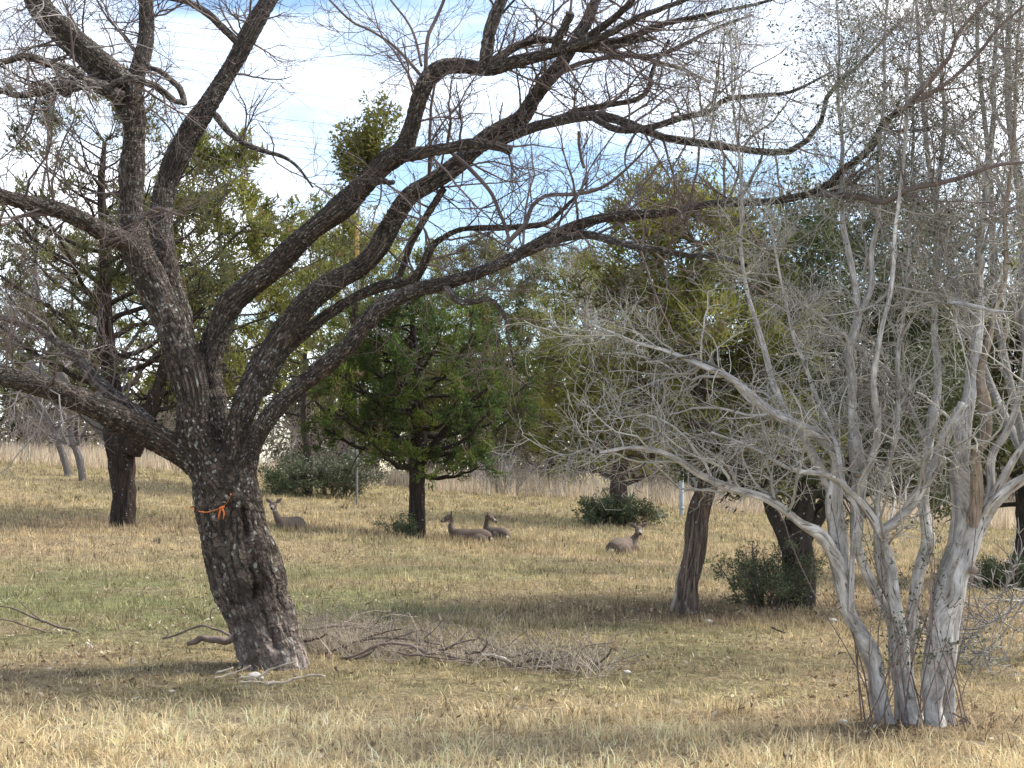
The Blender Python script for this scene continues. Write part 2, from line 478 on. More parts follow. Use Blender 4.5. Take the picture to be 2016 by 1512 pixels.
def blades(acc, pos, dirs, ln, wd, col):
    """one tapered triangle per blade"""
    n = len(pos)
    side = nrm(np.cross(dirs, rng.standard_normal((n, 3))))
    V = np.empty((n, 3, 3))
    V[:, 0] = pos - side * wd[:, None] / 2; V[:, 1] = pos + side * wd[:, None] / 2; V[:, 2] = pos + dirs * ln[:, None]
    acc.add(V, None, np.arange(n * 3).reshape(-1, 3), np.repeat(col, 3, axis=0))

def leaves(acc, pos, dirs, ln, wd, col):
    """pointed oval leaf, folded a little along the midrib"""
    n = len(pos)
    side = nrm(np.cross(dirs, rng.standard_normal((n, 3))))
    nr = np.cross(side, dirs)
    V = np.empty((n, 4, 3)); mid = pos + dirs * (ln * .5)[:, None]
    V[:, 0] = pos; V[:, 1] = mid + side * wd[:, None] / 2 + nr * (wd * .15)[:, None]
    V[:, 2] = pos + dirs * ln[:, None]; V[:, 3] = mid - side * wd[:, None] / 2 + nr * (wd * .15)[:, None]
    i = np.arange(n)[:, None] * 4
    T = np.concatenate([i + [0, 1, 2], i + [0, 2, 3]], 1).reshape(-1, 3)
    acc.add(V, None, T, np.repeat(col, 4, axis=0))

def remesh(V, Q, T, voxel, smooth_it, fac=.5):
    """voxel-union of overlapping closed tubes into one skin"""
    me = mesh_np('tmp', V, Q, T)
    o = bpy.data.objects.new('tmp', me); C.objects.link(o)
    a = o.modifiers.new('r', 'REMESH'); a.mode = 'VOXEL'; a.voxel_size = voxel
    b = o.modifiers.new('s', 'SMOOTH'); b.iterations = smooth_it; b.factor = fac
    dg = bpy.context.evaluated_depsgraph_get(); dg.update()
    ev = o.evaluated_get(dg); m2 = ev.to_mesh()
    nv = len(m2.vertices); co = np.empty(nv * 3, np.float32); m2.vertices.foreach_get('co', co)
    no = np.empty(nv * 3, np.float32); m2.vertices.foreach_get('normal', no)
    npoly = len(m2.polygons); lt = np.empty(npoly, np.int32); m2.polygons.foreach_get('loop_total', lt)
    li = np.empty(len(m2.loops), np.int32); m2.loops.foreach_get('vertex_index', li)
    ls = np.empty(npoly, np.int32); m2.polygons.foreach_get('loop_start', ls)
    q = li[ls[lt == 4][:, None] + np.arange(4)]
    t = li[ls[lt == 3][:, None] + np.arange(3)]
    ev.to_mesh_clear()
    bpy.data.objects.remove(o); bpy.data.meshes.remove(me)
    return co.reshape(-1, 3).astype(float), no.reshape(-1, 3).astype(float), q, t

def closed_tube(pts, ra, rb=None, K=16, side=None):
    """capped tube with elliptical rings (ra across, rb up)"""
    pts = np.asarray(pts, float); ra = np.asarray(ra, float); rb = ra if rb is None else np.asarray(rb, float)
    n = len(pts)
    T = nrm(np.gradient(pts, axis=0))
    if side is None:
        ref = np.eye(3)[np.argmin(np.abs(T.mean(0)))]
        S = nrm(np.cross(T, np.tile(ref, (n, 1))))
    else:
        sd = np.tile(np.asarray(side, float), (n, 1)); S = nrm(sd - (sd * T).sum(1, keepdims=True) * T)
    U = np.cross(S, T)
    a = np.arange(K) * 2 * np.pi / K
    V = pts[:, None] + ra[:, None, None] * np.cos(a)[None, :, None] * S[:, None] + rb[:, None, None] * np.sin(a)[None, :, None] * U[:, None]
    V = V.reshape(-1, 3)
    i, k = np.meshgrid(np.arange(n - 1), np.arange(K), indexing='ij'); k2 = (k + 1) % K
    Q = np.stack([i * K + k, i * K + k2, (i + 1) * K + k2, (i + 1) * K + k], -1).reshape(-1, 4)
    V = np.vstack([V, pts[:1] - T[:1] * ra[0] * .5, pts[-1:] + T[-1:] * ra[-1] * .5])
    k = np.arange(K); k2 = (k + 1) % K
    T1 = np.stack([k2, k, np.full(K, n * K)], 1)
    T2 = np.stack([(n - 1) * K + k, (n - 1) * K + k2, np.full(K, n * K + 1)], 1)
    return V, Q, np.vstack([T1, T2])

# ================================================================== the ground
LITTER = []          # (x, y, radius) of leaf litter under trees
def tree_base(u, d, rad):
    p = GD(u, d); LITTER.append((p[0], p[1], rad)); return p
B_MESQ = P(540, 1318, 12.0); B_MESQ[2] = g1(B_MESQ[0], 12.0)
B_PERS = tree_base(1790, 9.35, 1.0)
B_LJUN = tree_base(243, 33.0, 3.4)
B_CJUN = tree_base(824, 34.0, 3.2)
B_RJUN = tree_base(1350, 16.4, 1.6)
B_OAK = tree_base(1570, 17.6, 2.2)

STRAW = np.array([.54, .415, .235]); PALE = np.array([.72, .57, .345]); GREEN = np.array([.27, .265, .125]); BROWN = np.array([.25, .175, .105]); TAN = np.array([.42, .325, .195])
def gcol(x, y, jit=0.):
    """what grows where: dry straw, green winter weeds, brown litter under the trees"""
    n = len(x)
    a = noise2(x, y, .55, 21, 3); b = noise2(x, y, 1.7, 31, 3); c2 = noise2(x, y, .18, 41, 2)
    if jit:
        a = a + rng.normal(0, jit, n); b = b + rng.normal(0, jit, n)
    near = np.clip((10.6 - y + (a - .5) * 1.6) / 1.2, 0, 1)          # uncut straw by the road side
    hf = noise2(x, y, 5.2, 51, 2)
    g = np.clip((a - .45) * 4 + (c2 - .5) * 2 + (hf - .5) * 2.2, 0, 1) * (1 - .85 * near) * .75
    gl = np.exp(-(((x + 4.5) / 3.5) ** 2 + ((y - 17.) / 4.5) ** 2)) * 1.0  # greener hollow left of the big tree
    g = np.clip(g * .8 + gl * np.clip((b - .25) * 2.2, 0, 1), 0, 1)
    far = np.clip((y - 34) / 20, 0, 1)
    g = np.maximum(g * (1 - .3 * far), .45 * far * np.clip((b - .3) * 3, 0, 1))
    col = STRAW * np.clip((b[:, None] - .3) * 2, 0, 1) + TAN * (1 - np.clip((b[:, None] - .3) * 2, 0, 1))
    col = col * (1 - near[:, None]) + (PALE * b[:, None] * 1.25 + STRAW * (1 - b[:, None])) * near[:, None]
    col = col * (1 - g[:, None]) + GREEN * (.8 + .5 * b[:, None]) * g[:, None]
    spot = np.clip((hf - .60) * 5, 0, 1) * (1 - near) * .6          # thin spots where soil and dead leaves show
    col = col * (1 - spot[:, None]) + BROWN * 1.15 * spot[:, None]
    lit = np.zeros(n)
    for (lx, ly, lr) in LITTER:
        lit = np.maximum(lit, np.clip(1.35 - np.hypot(x - lx, (y - ly)) / lr, 0, 1))
    lit = lit * np.clip((b - .15) * 2.2, 0, 1) * .75
    strip = np.clip(1 - np.abs(y - 9.5 - (a - .5) * .5) / .32, 0, 1) * np.clip((x - .8) / .6, 0, 1) * .85
    lit = np.maximum(lit, strip)
    return col * (1 - lit[:, None]) + BROWN * (.7 + .6 * a[:, None]) * lit[:, None], near, g, lit

ys = np.r_[np.linspace(-6, 5, 12)[:-1], 5 * (90 / 5) ** np.linspace(0, 1, 250), 110, 150, 220, 350, 600]
xs = np.sinh(np.linspace(-4.2, 4.2, 201)) / np.sinh(4.2) * 1.0
XX = []
for yy in ys:
    half = 6 + abs(yy) * .75
    XX.append(xs * half * 2.2 * .5 + np.linspace(-1, 1, 201) * half * .5)
gx = np.array(XX); gy = np.repeat(ys[:, None], 201, axis=1)
gzz = gz(gx.ravel(), gy.ravel())
gc, _, _, _ = gcol(gx.ravel(), gy.ravel())
i, k = np.meshgrid(np.arange(len(ys) - 1), np.arange(200), indexing='ij')
gq = np.stack([i * 201 + k, i * 201 + k + 1, (i + 1) * 201 + k + 1, (i + 1) * 201 + k], -1).reshape(-1, 4)
M['ground'] = mat_thatch('field_soil_and_thatch')
go = part('ground', np.c_[gx.ravel(), gy.ravel(), gzz], gq, None, gc * .58, 'ground')
tag(go, 'dry straw coloured field sloping under the trees', 'ground', kind='structure')

def grass_blades(n, y0, y1, hfn, wfn, seed, name, label, xpad=1.3, fine=True, pw=1.):
    q = rng.uniform(0, 1, n) ** pw
    y = y0 + (y1 - y0) * q
    x = rng.uniform(-1, 1, n) * (y * .345 + xpad)
    nb = 9; nc = n // nb; ci = rng.integers(0, nc, n); rad = .03 + .0022 * y          # blades stand in tufts
    tuft_a = rng.uniform(0, 2 * np.pi, n); tuft_r = np.abs(rng.normal(0, 1, n)) * rad
    x = x[ci] + np.cos(tuft_a) * tuft_r; y = y[ci] + np.sin(tuft_a) * tuft_r; tufth = rng.uniform(.45, 1.5, nc)[ci]; tuftc = rng.normal(0, .3, nc)[ci]
    cl = noise2(x, y, 4.5, 77, 2)
    col, near, g, lit = gcol(x, y, .07)
    keep = rng.uniform(0, 1, n) < (.35 + 1.1 * cl) * (1 - .72 * lit)
    x, y, col, near, g, lit, cl, tuft_a, tufth, tuftc = (v[keep] for v in (x, y, col, near, g, lit, cl, tuft_a, tufth, tuftc))
    n = len(x)
    h = hfn(x, y, near, g, n) * (.55 + .9 * cl) * tufth
    wd = wfn(y)
    a = tuft_a + rng.normal(0, .7, n); lean = np.abs(rng.normal(.25, .8, n))
    D = np.c_[np.cos(a) * lean, np.sin(a) * lean, np.ones(n)]; D = nrm(D)
    b = np.c_[x, y, gz(x, y) - .01]
    s = rng.uniform(0, 2 * np.pi, n); S = np.c_[np.cos(s), np.sin(s), np.zeros(n)]
    col = np.clip(col * (1 + rng.normal(0, .16, (n, 1)) + tuftc[:, None]), .02, .85)
    acc = Acc()
    if fine:
        D2 = nrm(D + np.c_[np.cos(a), np.sin(a), -.55 * np.ones(n)] * rng.uniform(.1, 1.1, (n, 1)))
        V = np.empty((n, 5, 3)); m = b + D * (h * .55)[:, None]
        V[:, 0] = b - S * wd[:, None] / 2; V[:, 1] = b + S * wd[:, None] / 2
        V[:, 2] = m + S * wd[:, None] * .38; V[:, 3] = m - S * wd[:, None] * .38; V[:, 4] = m + D2 * (h * .5)[:, None]
        j = np.arange(n)[:, None] * 5
        acc.add(V, j + [0, 1, 2, 3], j + [3, 2, 4], np.repeat(col, 5, axis=0))
    else:
        V = np.empty((n, 3, 3)); V[:, 0] = b - S * wd[:, None] / 2; V[:, 1] = b + S * wd[:, None] / 2; V[:, 2] = b + D * h[:, None]
        acc.add(V, None, np.arange(n * 3).reshape(-1, 3), np.repeat(col, 3, axis=0))
    o = acc.build(name, 'grass', None, kind='stuff', smooth=False)
    return tag(o, label, 'grass')
grass_blades(112000, 6.4, 15.5, lambda x, y, near, g, n: (.055 + .03 * near - .015 * g) * rng.uniform(.4, 1.6, n), lambda y: .0035 + .0004 * y, 1,
             'dry_grass', 'uncut straw coloured grass in the foreground', 1.0, True, 1.35)
grass_blades(150000, 14.5, 30, lambda x, y, near, g, n: rng.uniform(.04, .11, n), lambda y: .006 + .0004 * y, 2,
             'short_grass', 'short dry and green grass around the fallen brush', 2.5, False)
grass_blades(150000, 29, 62, lambda x, y, near, g, n: rng.uniform(.07, .17, n), lambda y: .010 + .0005 * y, 3,
             'meadow_grass', 'yellow green meadow grass where the deer lie', 3, False)

#NEXT
n = 16000
ly = 6 + rng.uniform(0, 1, n) ** .8 * 22; lx = rng.uniform(-1, 1, n) * (ly * .345 + 1.5)
kp = noise2(lx, ly, .9, 63, 3) + .25 * gcol(lx, ly)[3] > .5
lx, ly = lx[kp], ly[kp]; n = len(lx); acc = Acc()
dr = nrm(np.c_[rng.normal(0, 1, (n, 2)), rng.normal(.1, .35, n)])
leaves(acc, np.c_[lx, ly, gz(lx, ly) + rng.uniform(.005, .05, n)], dr, rng.uniform(.03, .065, n), rng.uniform(.012, .03, n), np.where(rng.uniform(size=(n, 1)) < .3, np.array([[.55, .47, .36]]), np.array([[.22, .145, .09]])) * rng.uniform(.6, 1.3, (n, 1)))
tag(acc.build('leaf_litter', 'grass', None, kind='stuff'), 'brown and pale dead leaves strewn through the grass', 'leaf litter')

# ================================================================== the leaning mesquite
# traced limbs: (u, v, width in px, depth offset from 12 m)
DM = 12.0
LIMBS = {
 'trunk': [(545, 1345, 150, 0), (541, 1312, 136, 0), (519, 1235, 138, 0), (494, 1160, 152, 0), (466, 1060, 144, 0), (450, 990, 146, 0), (442, 940, 138, 0), (440, 900, 110, 0)],
 'A': [(478, 1015, 70, 0), (425, 950, 72, -.03), (365, 897, 66, -.08), (278, 847, 60, -.2), (208, 812, 58, -.35), (139, 781, 54, -.5), (69, 757, 50, -.7), (0, 738, 46, -.85), (-120, 715, 40, -1.1), (-300, 680, 30, -1.4)],
 'B': [(440, 985, 76, -.04), (408, 915, 72, -.05), (380, 847, 70, -.05), (379, 778, 70, -.02), (361, 708, 73, 0), (337, 639, 75, 0), (302, 569, 74, 0), (271, 500, 66, 0), (260, 430, 56, 0), (259, 382, 54, 0), (262, 312, 54, 0), (264, 243, 55, 0), (257, 205, 52, 0), (262, 170, 44, .03), (272, 139, 38, .05), (287, 87, 38, .1), (288, 35, 36, .15), (285, -60, 32, .2)],
 'B2': [(258, 215, 46, 0), (245, 165, 48, -.05), (194, 115, 46, -.15), (139, 69, 42, -.25), (94, 21, 38, -.35), (60, -40, 34, -.45)],
 'B3': [(252, 225, 40, 0), (225, 175, 36, .08), (165, 118, 32, .2), (112, 70, 30, .3), (72, 28, 28, .4), (48, -30, 26, .5)],
 'C': [(285, 540, 44, -.02), (257, 486, 45, -.08), (208, 460, 43, -.2), (156, 431, 39, -.35), (104, 410, 36, -.5), (52, 399, 35, -.6), (0, 385, 32, -.75), (-90, 355, 28, -1)],
 'D': [(375, 730, 48, .1), (352, 620, 50, .22), (328, 520, 50, .32), (316, 440, 50, .4), (324, 375, 52, .46), (347, 315, 52, .5), (374, 258, 50, .55), (415, 200, 46, .6), (465, 115, 42, .68), (505, 40, 40, .75), (530, 0, 38, .8), (575, -70, 34, .9)],
 'E': [(440, 900, 60, .1), (420, 800, 58, .18), (410, 720, 54, .22), (427, 656, 55, .22), (451, 601, 57, .2), (497, 559, 57, .15), (542, 521, 55, .1), (600, 465, 52, .03), (669, 410, 56, -.05), (715, 366, 52, -.1), (756, 322, 51, -.15), (792, 296, 48, -.2), (808, 257, 43, -.22), (826, 194, 42, -.25), (844, 153, 41, -.27), (872, 133, 37, -.3), (912, 130, 34, -.32), (965, 136, 31, -.34), (1017, 121, 28, -.36), (1086, 104, 26, -.38), (1128, 90, 23, -.4), (1173, 62, 20, -.45), (1225, 21, 17, -.5), (1260, -20, 15, -.55)],
 'F': [(455, 965, 70, -.03), (458, 905, 58, -.03), (466, 847, 56, -.02), (491, 778, 55, 0), (522, 708, 57, .03), (569, 639, 54, .1), (608, 592, 52, .15), (660, 553, 50, .2), (705, 527, 49, .25), (741, 491, 47, .28), (774, 434, 43, .32), (803, 389, 42, .35), (843, 363, 42, .38), (893, 331, 43, .42), (932, 295, 41, .45), (977, 263, 41, .48), (1025, 235, 38, .5), (1051, 194, 33, .5), (1076, 160, 31, .52), (1103, 128, 29, .54), (1155, 45, 24, .6), (1173, 0, 22, .62), (1195, -60, 20, .65)],
 'G': [(468, 985, 70, .02), (483, 920, 56, -.02), (503, 865, 46, -.05), (542, 805, 42, -.12), (590, 760, 42, -.2), (640, 720, 41, -.28), (687, 680, 40, -.34), (721, 636, 40, -.38), (756, 604, 38, -.42), (808, 576, 35, -.48), (878, 557, 33, -.55), (930, 541, 31, -.6), (982, 520, 30, -.66), (1051, 486, 30, -.72), (1110, 456, 29, -.78), (1173, 432, 26, -.84), (1242, 423, 24, -.9), (1316, 418, 22, -.96), (1385, 403, 20, -1.02), (1455, 399, 20, -1.08), (1524, 396, 20, -1.12), (1611, 375, 20, -1.18), (1663, 333, 18, -1.2), (1715, 290, 18, -1.22), (1742, 240, 17, -1.22), (1802, 201, 15, -1.25)],
 'H': [(510, 770, 40, .06), (540, 720, 34, .12), (572, 678, 30, .2), (612, 645, 27, .26), (655, 612, 26, .3), (715, 578, 25, .3), (765, 560, 24, .25), (808, 556, 22, .18), (832, 524, 20, .15), (846, 493, 18, .1), (866, 472, 16, .08), (912, 451, 15, .0), (999, 448, 14, -.1), (1069, 441, 13, -.2), (1103, 417, 12, -.25), (1131, 389, 9, -.3), (1160, 350, 6, -.3)],
}
def trace(pts, d0=DM):
    a = []
    for (u, v, wpx, dd) in pts:
        if d0 == DM: dd = dd - max(u - 1050, 0) / 750 * 1.7      # the long right-hand limbs reach forward, in front of the persimmon
        p = P(u, v, d0 + dd); a.append([*p, wpx * (d0 + dd) / FPX / 2])
    return np.array(a)
VV, QQ, TT, nn = [], [], [], 0
SK = []            # skeleton samples: xyz, axis, r, s, id
limb_pl = {}
for li, (nm, pts) in enumerate(LIMBS.items()):
    tr = trace(pts)
    ln = np.linalg.norm(np.diff(tr[:, :3], axis=0), axis=1).sum()
    sm = spline(tr, max(12, int(ln / .025)))
    # natural wobble of thickness and line
    s = np.linspace(0, ln, len(sm))
    wob = (vnoise(np.c_[s * 3.5, 0 * s + li * 7.3, 0 * s], 5) - .5)
    sm[:, 3] *= (.955 if nm == 'trunk' else .87) * (1 + .16 * wob)
    limb_pl[nm] = sm
    V, Q, T = closed_tube(sm[:, :3], sm[:, 3], K=20, side=(0, 1, 0))
    VV.append(V); QQ.append(Q + nn); TT.append(T + nn); nn += len(V)
    ax = nrm(np.gradient(sm[:, :3], axis=0))
    SK.append(np.c_[sm[:, :3], ax, sm[:, 3], s, np.full(len(sm), li)])
# root flare
for (u, v, du) in ((500, 1322, -34), (585, 1326, 30), (540, 1330, 6)):
    a = P(530, 1262, 11.95); b = P(u, v + 6, 11.85); c = P(u + du, v + 22, 11.8)
    V, Q, T = closed_tube(spline(np.array([[*a, .12], [*b, .11], [*c, .05]]), 14)[:, :3], np.linspace(.13, .06, 14), K=14)
    VV.append(V); QQ.append(Q + nn); TT.append(T + nn); nn += len(V)
co, no, q, t = remesh(np.vstack(VV), np.vstack(QQ), np.vstack(TT), .0142, 6)
SK = np.vstack(SK)
kd = kdtree.KDTree(len(SK))
for j, p in enumerate(SK[:, :3]): kd.insert(p, j)
kd.balance()
near = np.empty(len(co), np.int64)
for j, p in enumerate(co):
    best, bj = 9e9, 0
    for (_, jj, dist) in kd.find_n(p, 10):
        e = dist - SK[jj, 6]
        if e < best: best, bj = e, jj
    near[j] = bj
sk = SK[near]
ax = sk[:, 3:6]; rel = co - sk[:, :3]
ds = (rel * ax).sum(1); s = sk[:, 7] + ds
refv = np.tile([0., -1., 0.], (len(co), 1)); refv = nrm(refv - (refv * ax).sum(1, keepdims=True) * ax)
sv = np.cross(ax, refv)
th = np.arctan2((rel * sv).sum(1), (rel * refv).sum(1))
rr = sk[:, 6]; lid = sk[:, 8]
scl = np.clip(rr / .16, .45, 1.25)
wx = (vnoise(co * 9, 3) - .5); wy = (vnoise(co * 9 + 40, 4) - .5)
a_ = s / (.19 * scl) + lid * 31 + wx * 1.1
b_ = th * rr / (.05 * scl) + wy * 1.0 + lid * 17
f1, f2, cid = voro(a_, b_, 9)
edge = np.clip((f2 - f1) / .34, 0, 1); edge = edge * edge * (3 - 2 * edge)
a2, b2 = s / (.052 * scl) + 5 + wx * 1.2, th * rr / (.027 * scl) + wy * 1.2
g1_, g2_, cid2 = voro(a2, b2, 19)
edge2 = np.clip((g2_ - g1_) / .4, 0, 1)
depth = np.clip(rr * .085, .003, .017)
hgt = (edge - .55) * depth + (edge2 - .5) * depth * .6 + (cid - .5) * depth * .5
# long furrow and hollow on the trunk's face
fur = spline(np.array([P(470, 935, 11.72), P(478, 1010, 11.7), P(488, 1090, 11.7), P(505, 1160, 11.7), P(520, 1215, 11.72), P(545, 1270, 11.75)]), 60)
dm = np.full(len(co), 9.)
for p_ in fur: dm = np.minimum(dm, np.hypot(co[:, 0] - p_[0], co[:, 2] - p_[2]))
front = (no[:, 1] < -.1) & (np.abs(lid - 0) < .5)
hol = P(505, 1172, 11.7)
dh = np.hypot((co[:, 0] - hol[0]) * 1.6, co[:, 2] - hol[2])
carve = np.where(front, -.055 * np.exp(-(dm / .026) ** 2) - .11 * np.exp(-(dh / .075) ** 2), 0)
bul = (vnoise(co * 4.5, 61) - .5) * .05 * np.clip(rr / .2, .15, 1)
co2 = co + no * (hgt + carve + bul)[:, None]
tone = .8 + .35 * cid
colA = np.array([.128, .106, .090]); colB = np.array([.086, .064, .048])
big = vnoise(co * 2.2, 71)[:, None]
colm = (colA * (1 - big) + colB * big * 1.05 + .0) * tone[:, None]
low = np.clip((.75 - co[:, 2]) / .6, 0, 1)[:, None]            # weathered, stripped foot of the trunk is paler
colm = colm * (1 - low) + np.array([.20, .162, .14]) * (.75 + .5 * cid[:, None]) * low
colm = np.clip(colm, .01, .6)
buvm = np.c_[s / scl + lid * 3.7, th * rr / scl + lid * 1.3, low[:, 0]]
MESQ = thing('mesquite_tree', 'large leaning bare mesquite with dark plated bark, lichen spots and orange tape', 'tree', B_MESQ)
names = list(LIMBS)
qid = lid[q].astype(int)
qown = qid.max(1)
TRUNK_BVH = None
for li, nm in enumerate(names):
    sel = q[qown == li]
    tsel = t[lid[t].astype(int).max(1) == li] if len(t) else t
    use = np.unique(np.r_[sel.ravel(), tsel.ravel()])
    if len(use) == 0: continue
    mapv = np.full(len(co2), -1); mapv[use] = np.arange(len(use))
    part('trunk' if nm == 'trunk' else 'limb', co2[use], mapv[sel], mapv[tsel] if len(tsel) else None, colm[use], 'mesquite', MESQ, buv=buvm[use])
allq = [tuple(int(z) for z in f) for f in q]
TRUNK_BVH = BVHTree.FromPolygons([tuple(v) for v in co2], allq)

# thinner traced branches
BR = [
 [(300, 838, 32, -.15), (243, 795, 30, -.1), (194, 753, 26, 0), (153, 708, 22, .1), (126, 683, 18, .15), (80, 653, 14, .2), (20, 632, 10, .2), (-60, 600, 7, .2)],
 [(240, 195, 30, -.1), (200, 172, 30, -.18), (160, 163, 28, -.25), (140, 172, 27, -.3), (126, 188, 26, -.34)],
 [(165, 150, 18, -.3), (130, 132, 16, -.35), (100, 128, 15, -.4), (50, 112, 14, -.5), (0, 122, 13, -.6), (-60, 120, 10, -.7)],
 [(135, 160, 14, -.35), (115, 170, 14, -.4), (50, 188, 13, -.5), (0, 180, 12, -.6), (-60, 190, 9, -.7)],
 [(222, 167, 15, -.2), (257, 153, 15, -.22), (310, 172, 14, -.2), (340, 192, 12, -.15), (364, 207, 10, -.1)],
 [(364, 207, 11, -.1), (357, 180, 13, -.1), (340, 160, 12, -.1), (300, 132, 10, -.1), (282, 122, 9, -.1)],
 [(470, 85, 16, .68), (417, 35, 15, .7), (375, 7, 14, .75), (330, -8, 12, .8)],
 [(424, 226, 14, .6), (451, 260, 12, .5), (493, 288, 11, .4), (555, 309, 8, .3), (590, 330, 6, .3), (615, 370, 4, .3)],
 [(955, 132, 27, -.34), (961, 80, 26, -.36), (968, 45, 25, -.38), (985, 0, 24, -.4), (1005, -60, 22, -.45)],
 [(970, 122, 18, -.3), (1010, 95, 17, -.2), (1050, 80, 16, -.15), (1090, 80, 15, -.1), (1140, 95, 13, -.05), (1200, 95, 11, 0), (1290, 70, 9, .1)],
 [(1095, 105, 20, -.4), (1097, 80, 19, -.42), (1110, 55, 18, -.45), (1124, 21, 18, -.48)],
 [(800, 305, 28, -.2), (830, 301, 25, -.3), (870, 293, 23, -.4), (930, 281, 21, -.5), (982, 288, 19, -.58), (1006, 298, 18, -.6)],
 [(735, 360, 14, -.2), (756, 356, 11, -.3), (772, 358, 10, -.36)],
 [(985, 278, 22, .4), (1051, 250, 21, .3), (1093, 240, 20, .25), (1142, 229, 20, .2), (1190, 229, 19, .15), (1225, 240, 18, .1), (1270, 257, 17, .05), (1316, 274, 16, 0), (1420, 288, 15, -.1), (1507, 299, 14, -.2), (1559, 295, 13, -.25), (1611, 253, 11, -.3), (1622, 208, 10, -.3), (1646, 167, 9, -.35), (1691, 132, 8, -.4), (1750, 69, 6, -.4), (1800, 20, 4, -.4)],
 [(1100, 238, 14, .3), (1130, 220, 13, .35), (1190, 208, 12, .4), (1249, 198, 11, .45), (1277, 174, 10, .5), (1287, 128, 8, .5), (1320, 80, 6, .5)],
 [(1170, 232, 15, .1), (1200, 250, 14, .05), (1242, 257, 14, 0), (1300, 245, 13, -.1), (1351, 229, 13, -.2), (1396, 222, 12, -.25), (1430, 198, 11, -.3), (1490, 189, 9, -.4), (1559, 180, 7, -.5), (1640, 140, 4, -.6)],
 [(1110, 100, 16, -.35), (1180, 85, 14, -.3), (1240, 75, 13, -.25), (1300, 50, 12, -.2), (1400, 25, 9, -.1), (1500, 5, 6, 0), (1580, -20, 5, 0)],
 [(1128, 92, 16, -.4), (1190, 70, 15, -.5), (1250, 40, 13, -.6), (1310, 15, 11, -.7), (1380, -20, 9, -.8)],
 [(1140, 90, 12, .5), (1200, 100, 11, .5), (1260, 112, 10, .5), (1320, 100, 9, .5), (1400, 60, 7, .5), (1480, 30, 5, .5)],
 [(1080, 165, 12, .5), (1110, 140, 11, .45), (1160, 120, 10, .4), (1240, 110, 9, .35), (1330, 130, 7, .3), (1400, 160, 5, .3)],
 [(874, 371, 14, .4), (845, 417, 14, .5), (817, 465, 14, .6), (796, 514, 13, .7), (778, 560, 13, .8)],
 [(845, 345, 7, .3), (846, 300, 7, .2), (848, 220, 6, .2), (855, 160, 5, .2)],
 [(888, 300, 8, .2), (926, 333, 9, .1), (965, 375, 8, .0), (985, 417, 8, -.1), (999, 465, 7, -.3), (1000, 490, 6, -.5)],
 [(999, 479, 10, -.6), (1034, 441, 9, -.6), (1048, 406, 9, -.55), (1079, 385, 8, -.5), (1138, 382, 8, -.5), (1187, 368, 7, -.5), (1242, 323, 5, -.5), (1290, 270, 4, -.5)],
 [(1086, 474, 18, -.75), (1155, 462, 17, -.85), (1242, 483, 14, -1), (1300, 493, 13, -1.05), (1360, 503, 12, -1.1), (1403, 504, 11, -1.15), (1435, 512, 10, -1.2), (1470, 526, 8, -1.25)],
 [(878, 565, 15, -.6), (902, 594, 13, -.7), (935, 594, 12, -.75), (965, 589, 10, -.8), (996, 622, 8, -.8), (1003, 667, 6, -.8), (1010, 700, 4, -.8)],
 [(694, 635, 12, .2), (700, 605, 10, .1), (709, 572, 6, .0)],
 [(1615, 382, 13, -1.2), (1698, 389, 12, -1.2), (1740, 399, 12, -1.2), (1785, 375, 11, -1.2), (1871, 354, 10, -1.2), (1958, 326, 8, -1.2), (2030, 320, 6, -1.2)],
 [(1780, 215, 12, -1.25), (1802, 190, 12, -1.25), (1847, 140, 11, -1.25), (1871, 110, 9, -1.3), (1889, 60, 7, -1.3), (1958, -10, 5, -1.3)],
 [(1802, 201, 11, -1.25), (1871, 160, 9, -1.2), (1930, 100, 7, -1.2), (1968, 52, 6, -1.2), (2030, 0, 4, -1.2)],
 [(1455, 397, 8, -1.1), (1480, 350, 7, -1.1), (1500, 310, 5, -1.1), (1505, 260, 4, -1.1)],
 [(1150, 330, 7, .3), (1142, 300, 6, .3), (1140, 260, 6, .25)],
 [(95, 420, 12, -.5), (60, 424, 9, -.6), (30, 430, 7, -.7), (0, 445, 6, -.8)],
 [(262, 460, 10, -.25), (275, 435, 9, -.32), (305, 412, 8, -.38), (340, 418, 6, -.42), (365, 425, 3, -.45)],
 [(830, 150, 7, -.25), (780, 95, 6, -.2), (730, 60, 5, -.15), (690, 40, 5, -.1), (640, -10, 4, -.1)],
 [(838, 140, 9, -.27), (842, 80, 8, -.25), (862, 30, 7, -.2), (880, -20, 6, -.2)],
 [(830, 130, 6, -.2), (812, 60, 5, -.1), (770, 0, 4, 0)],
]
TW = np.array([.135, .105, .095])
brs = []
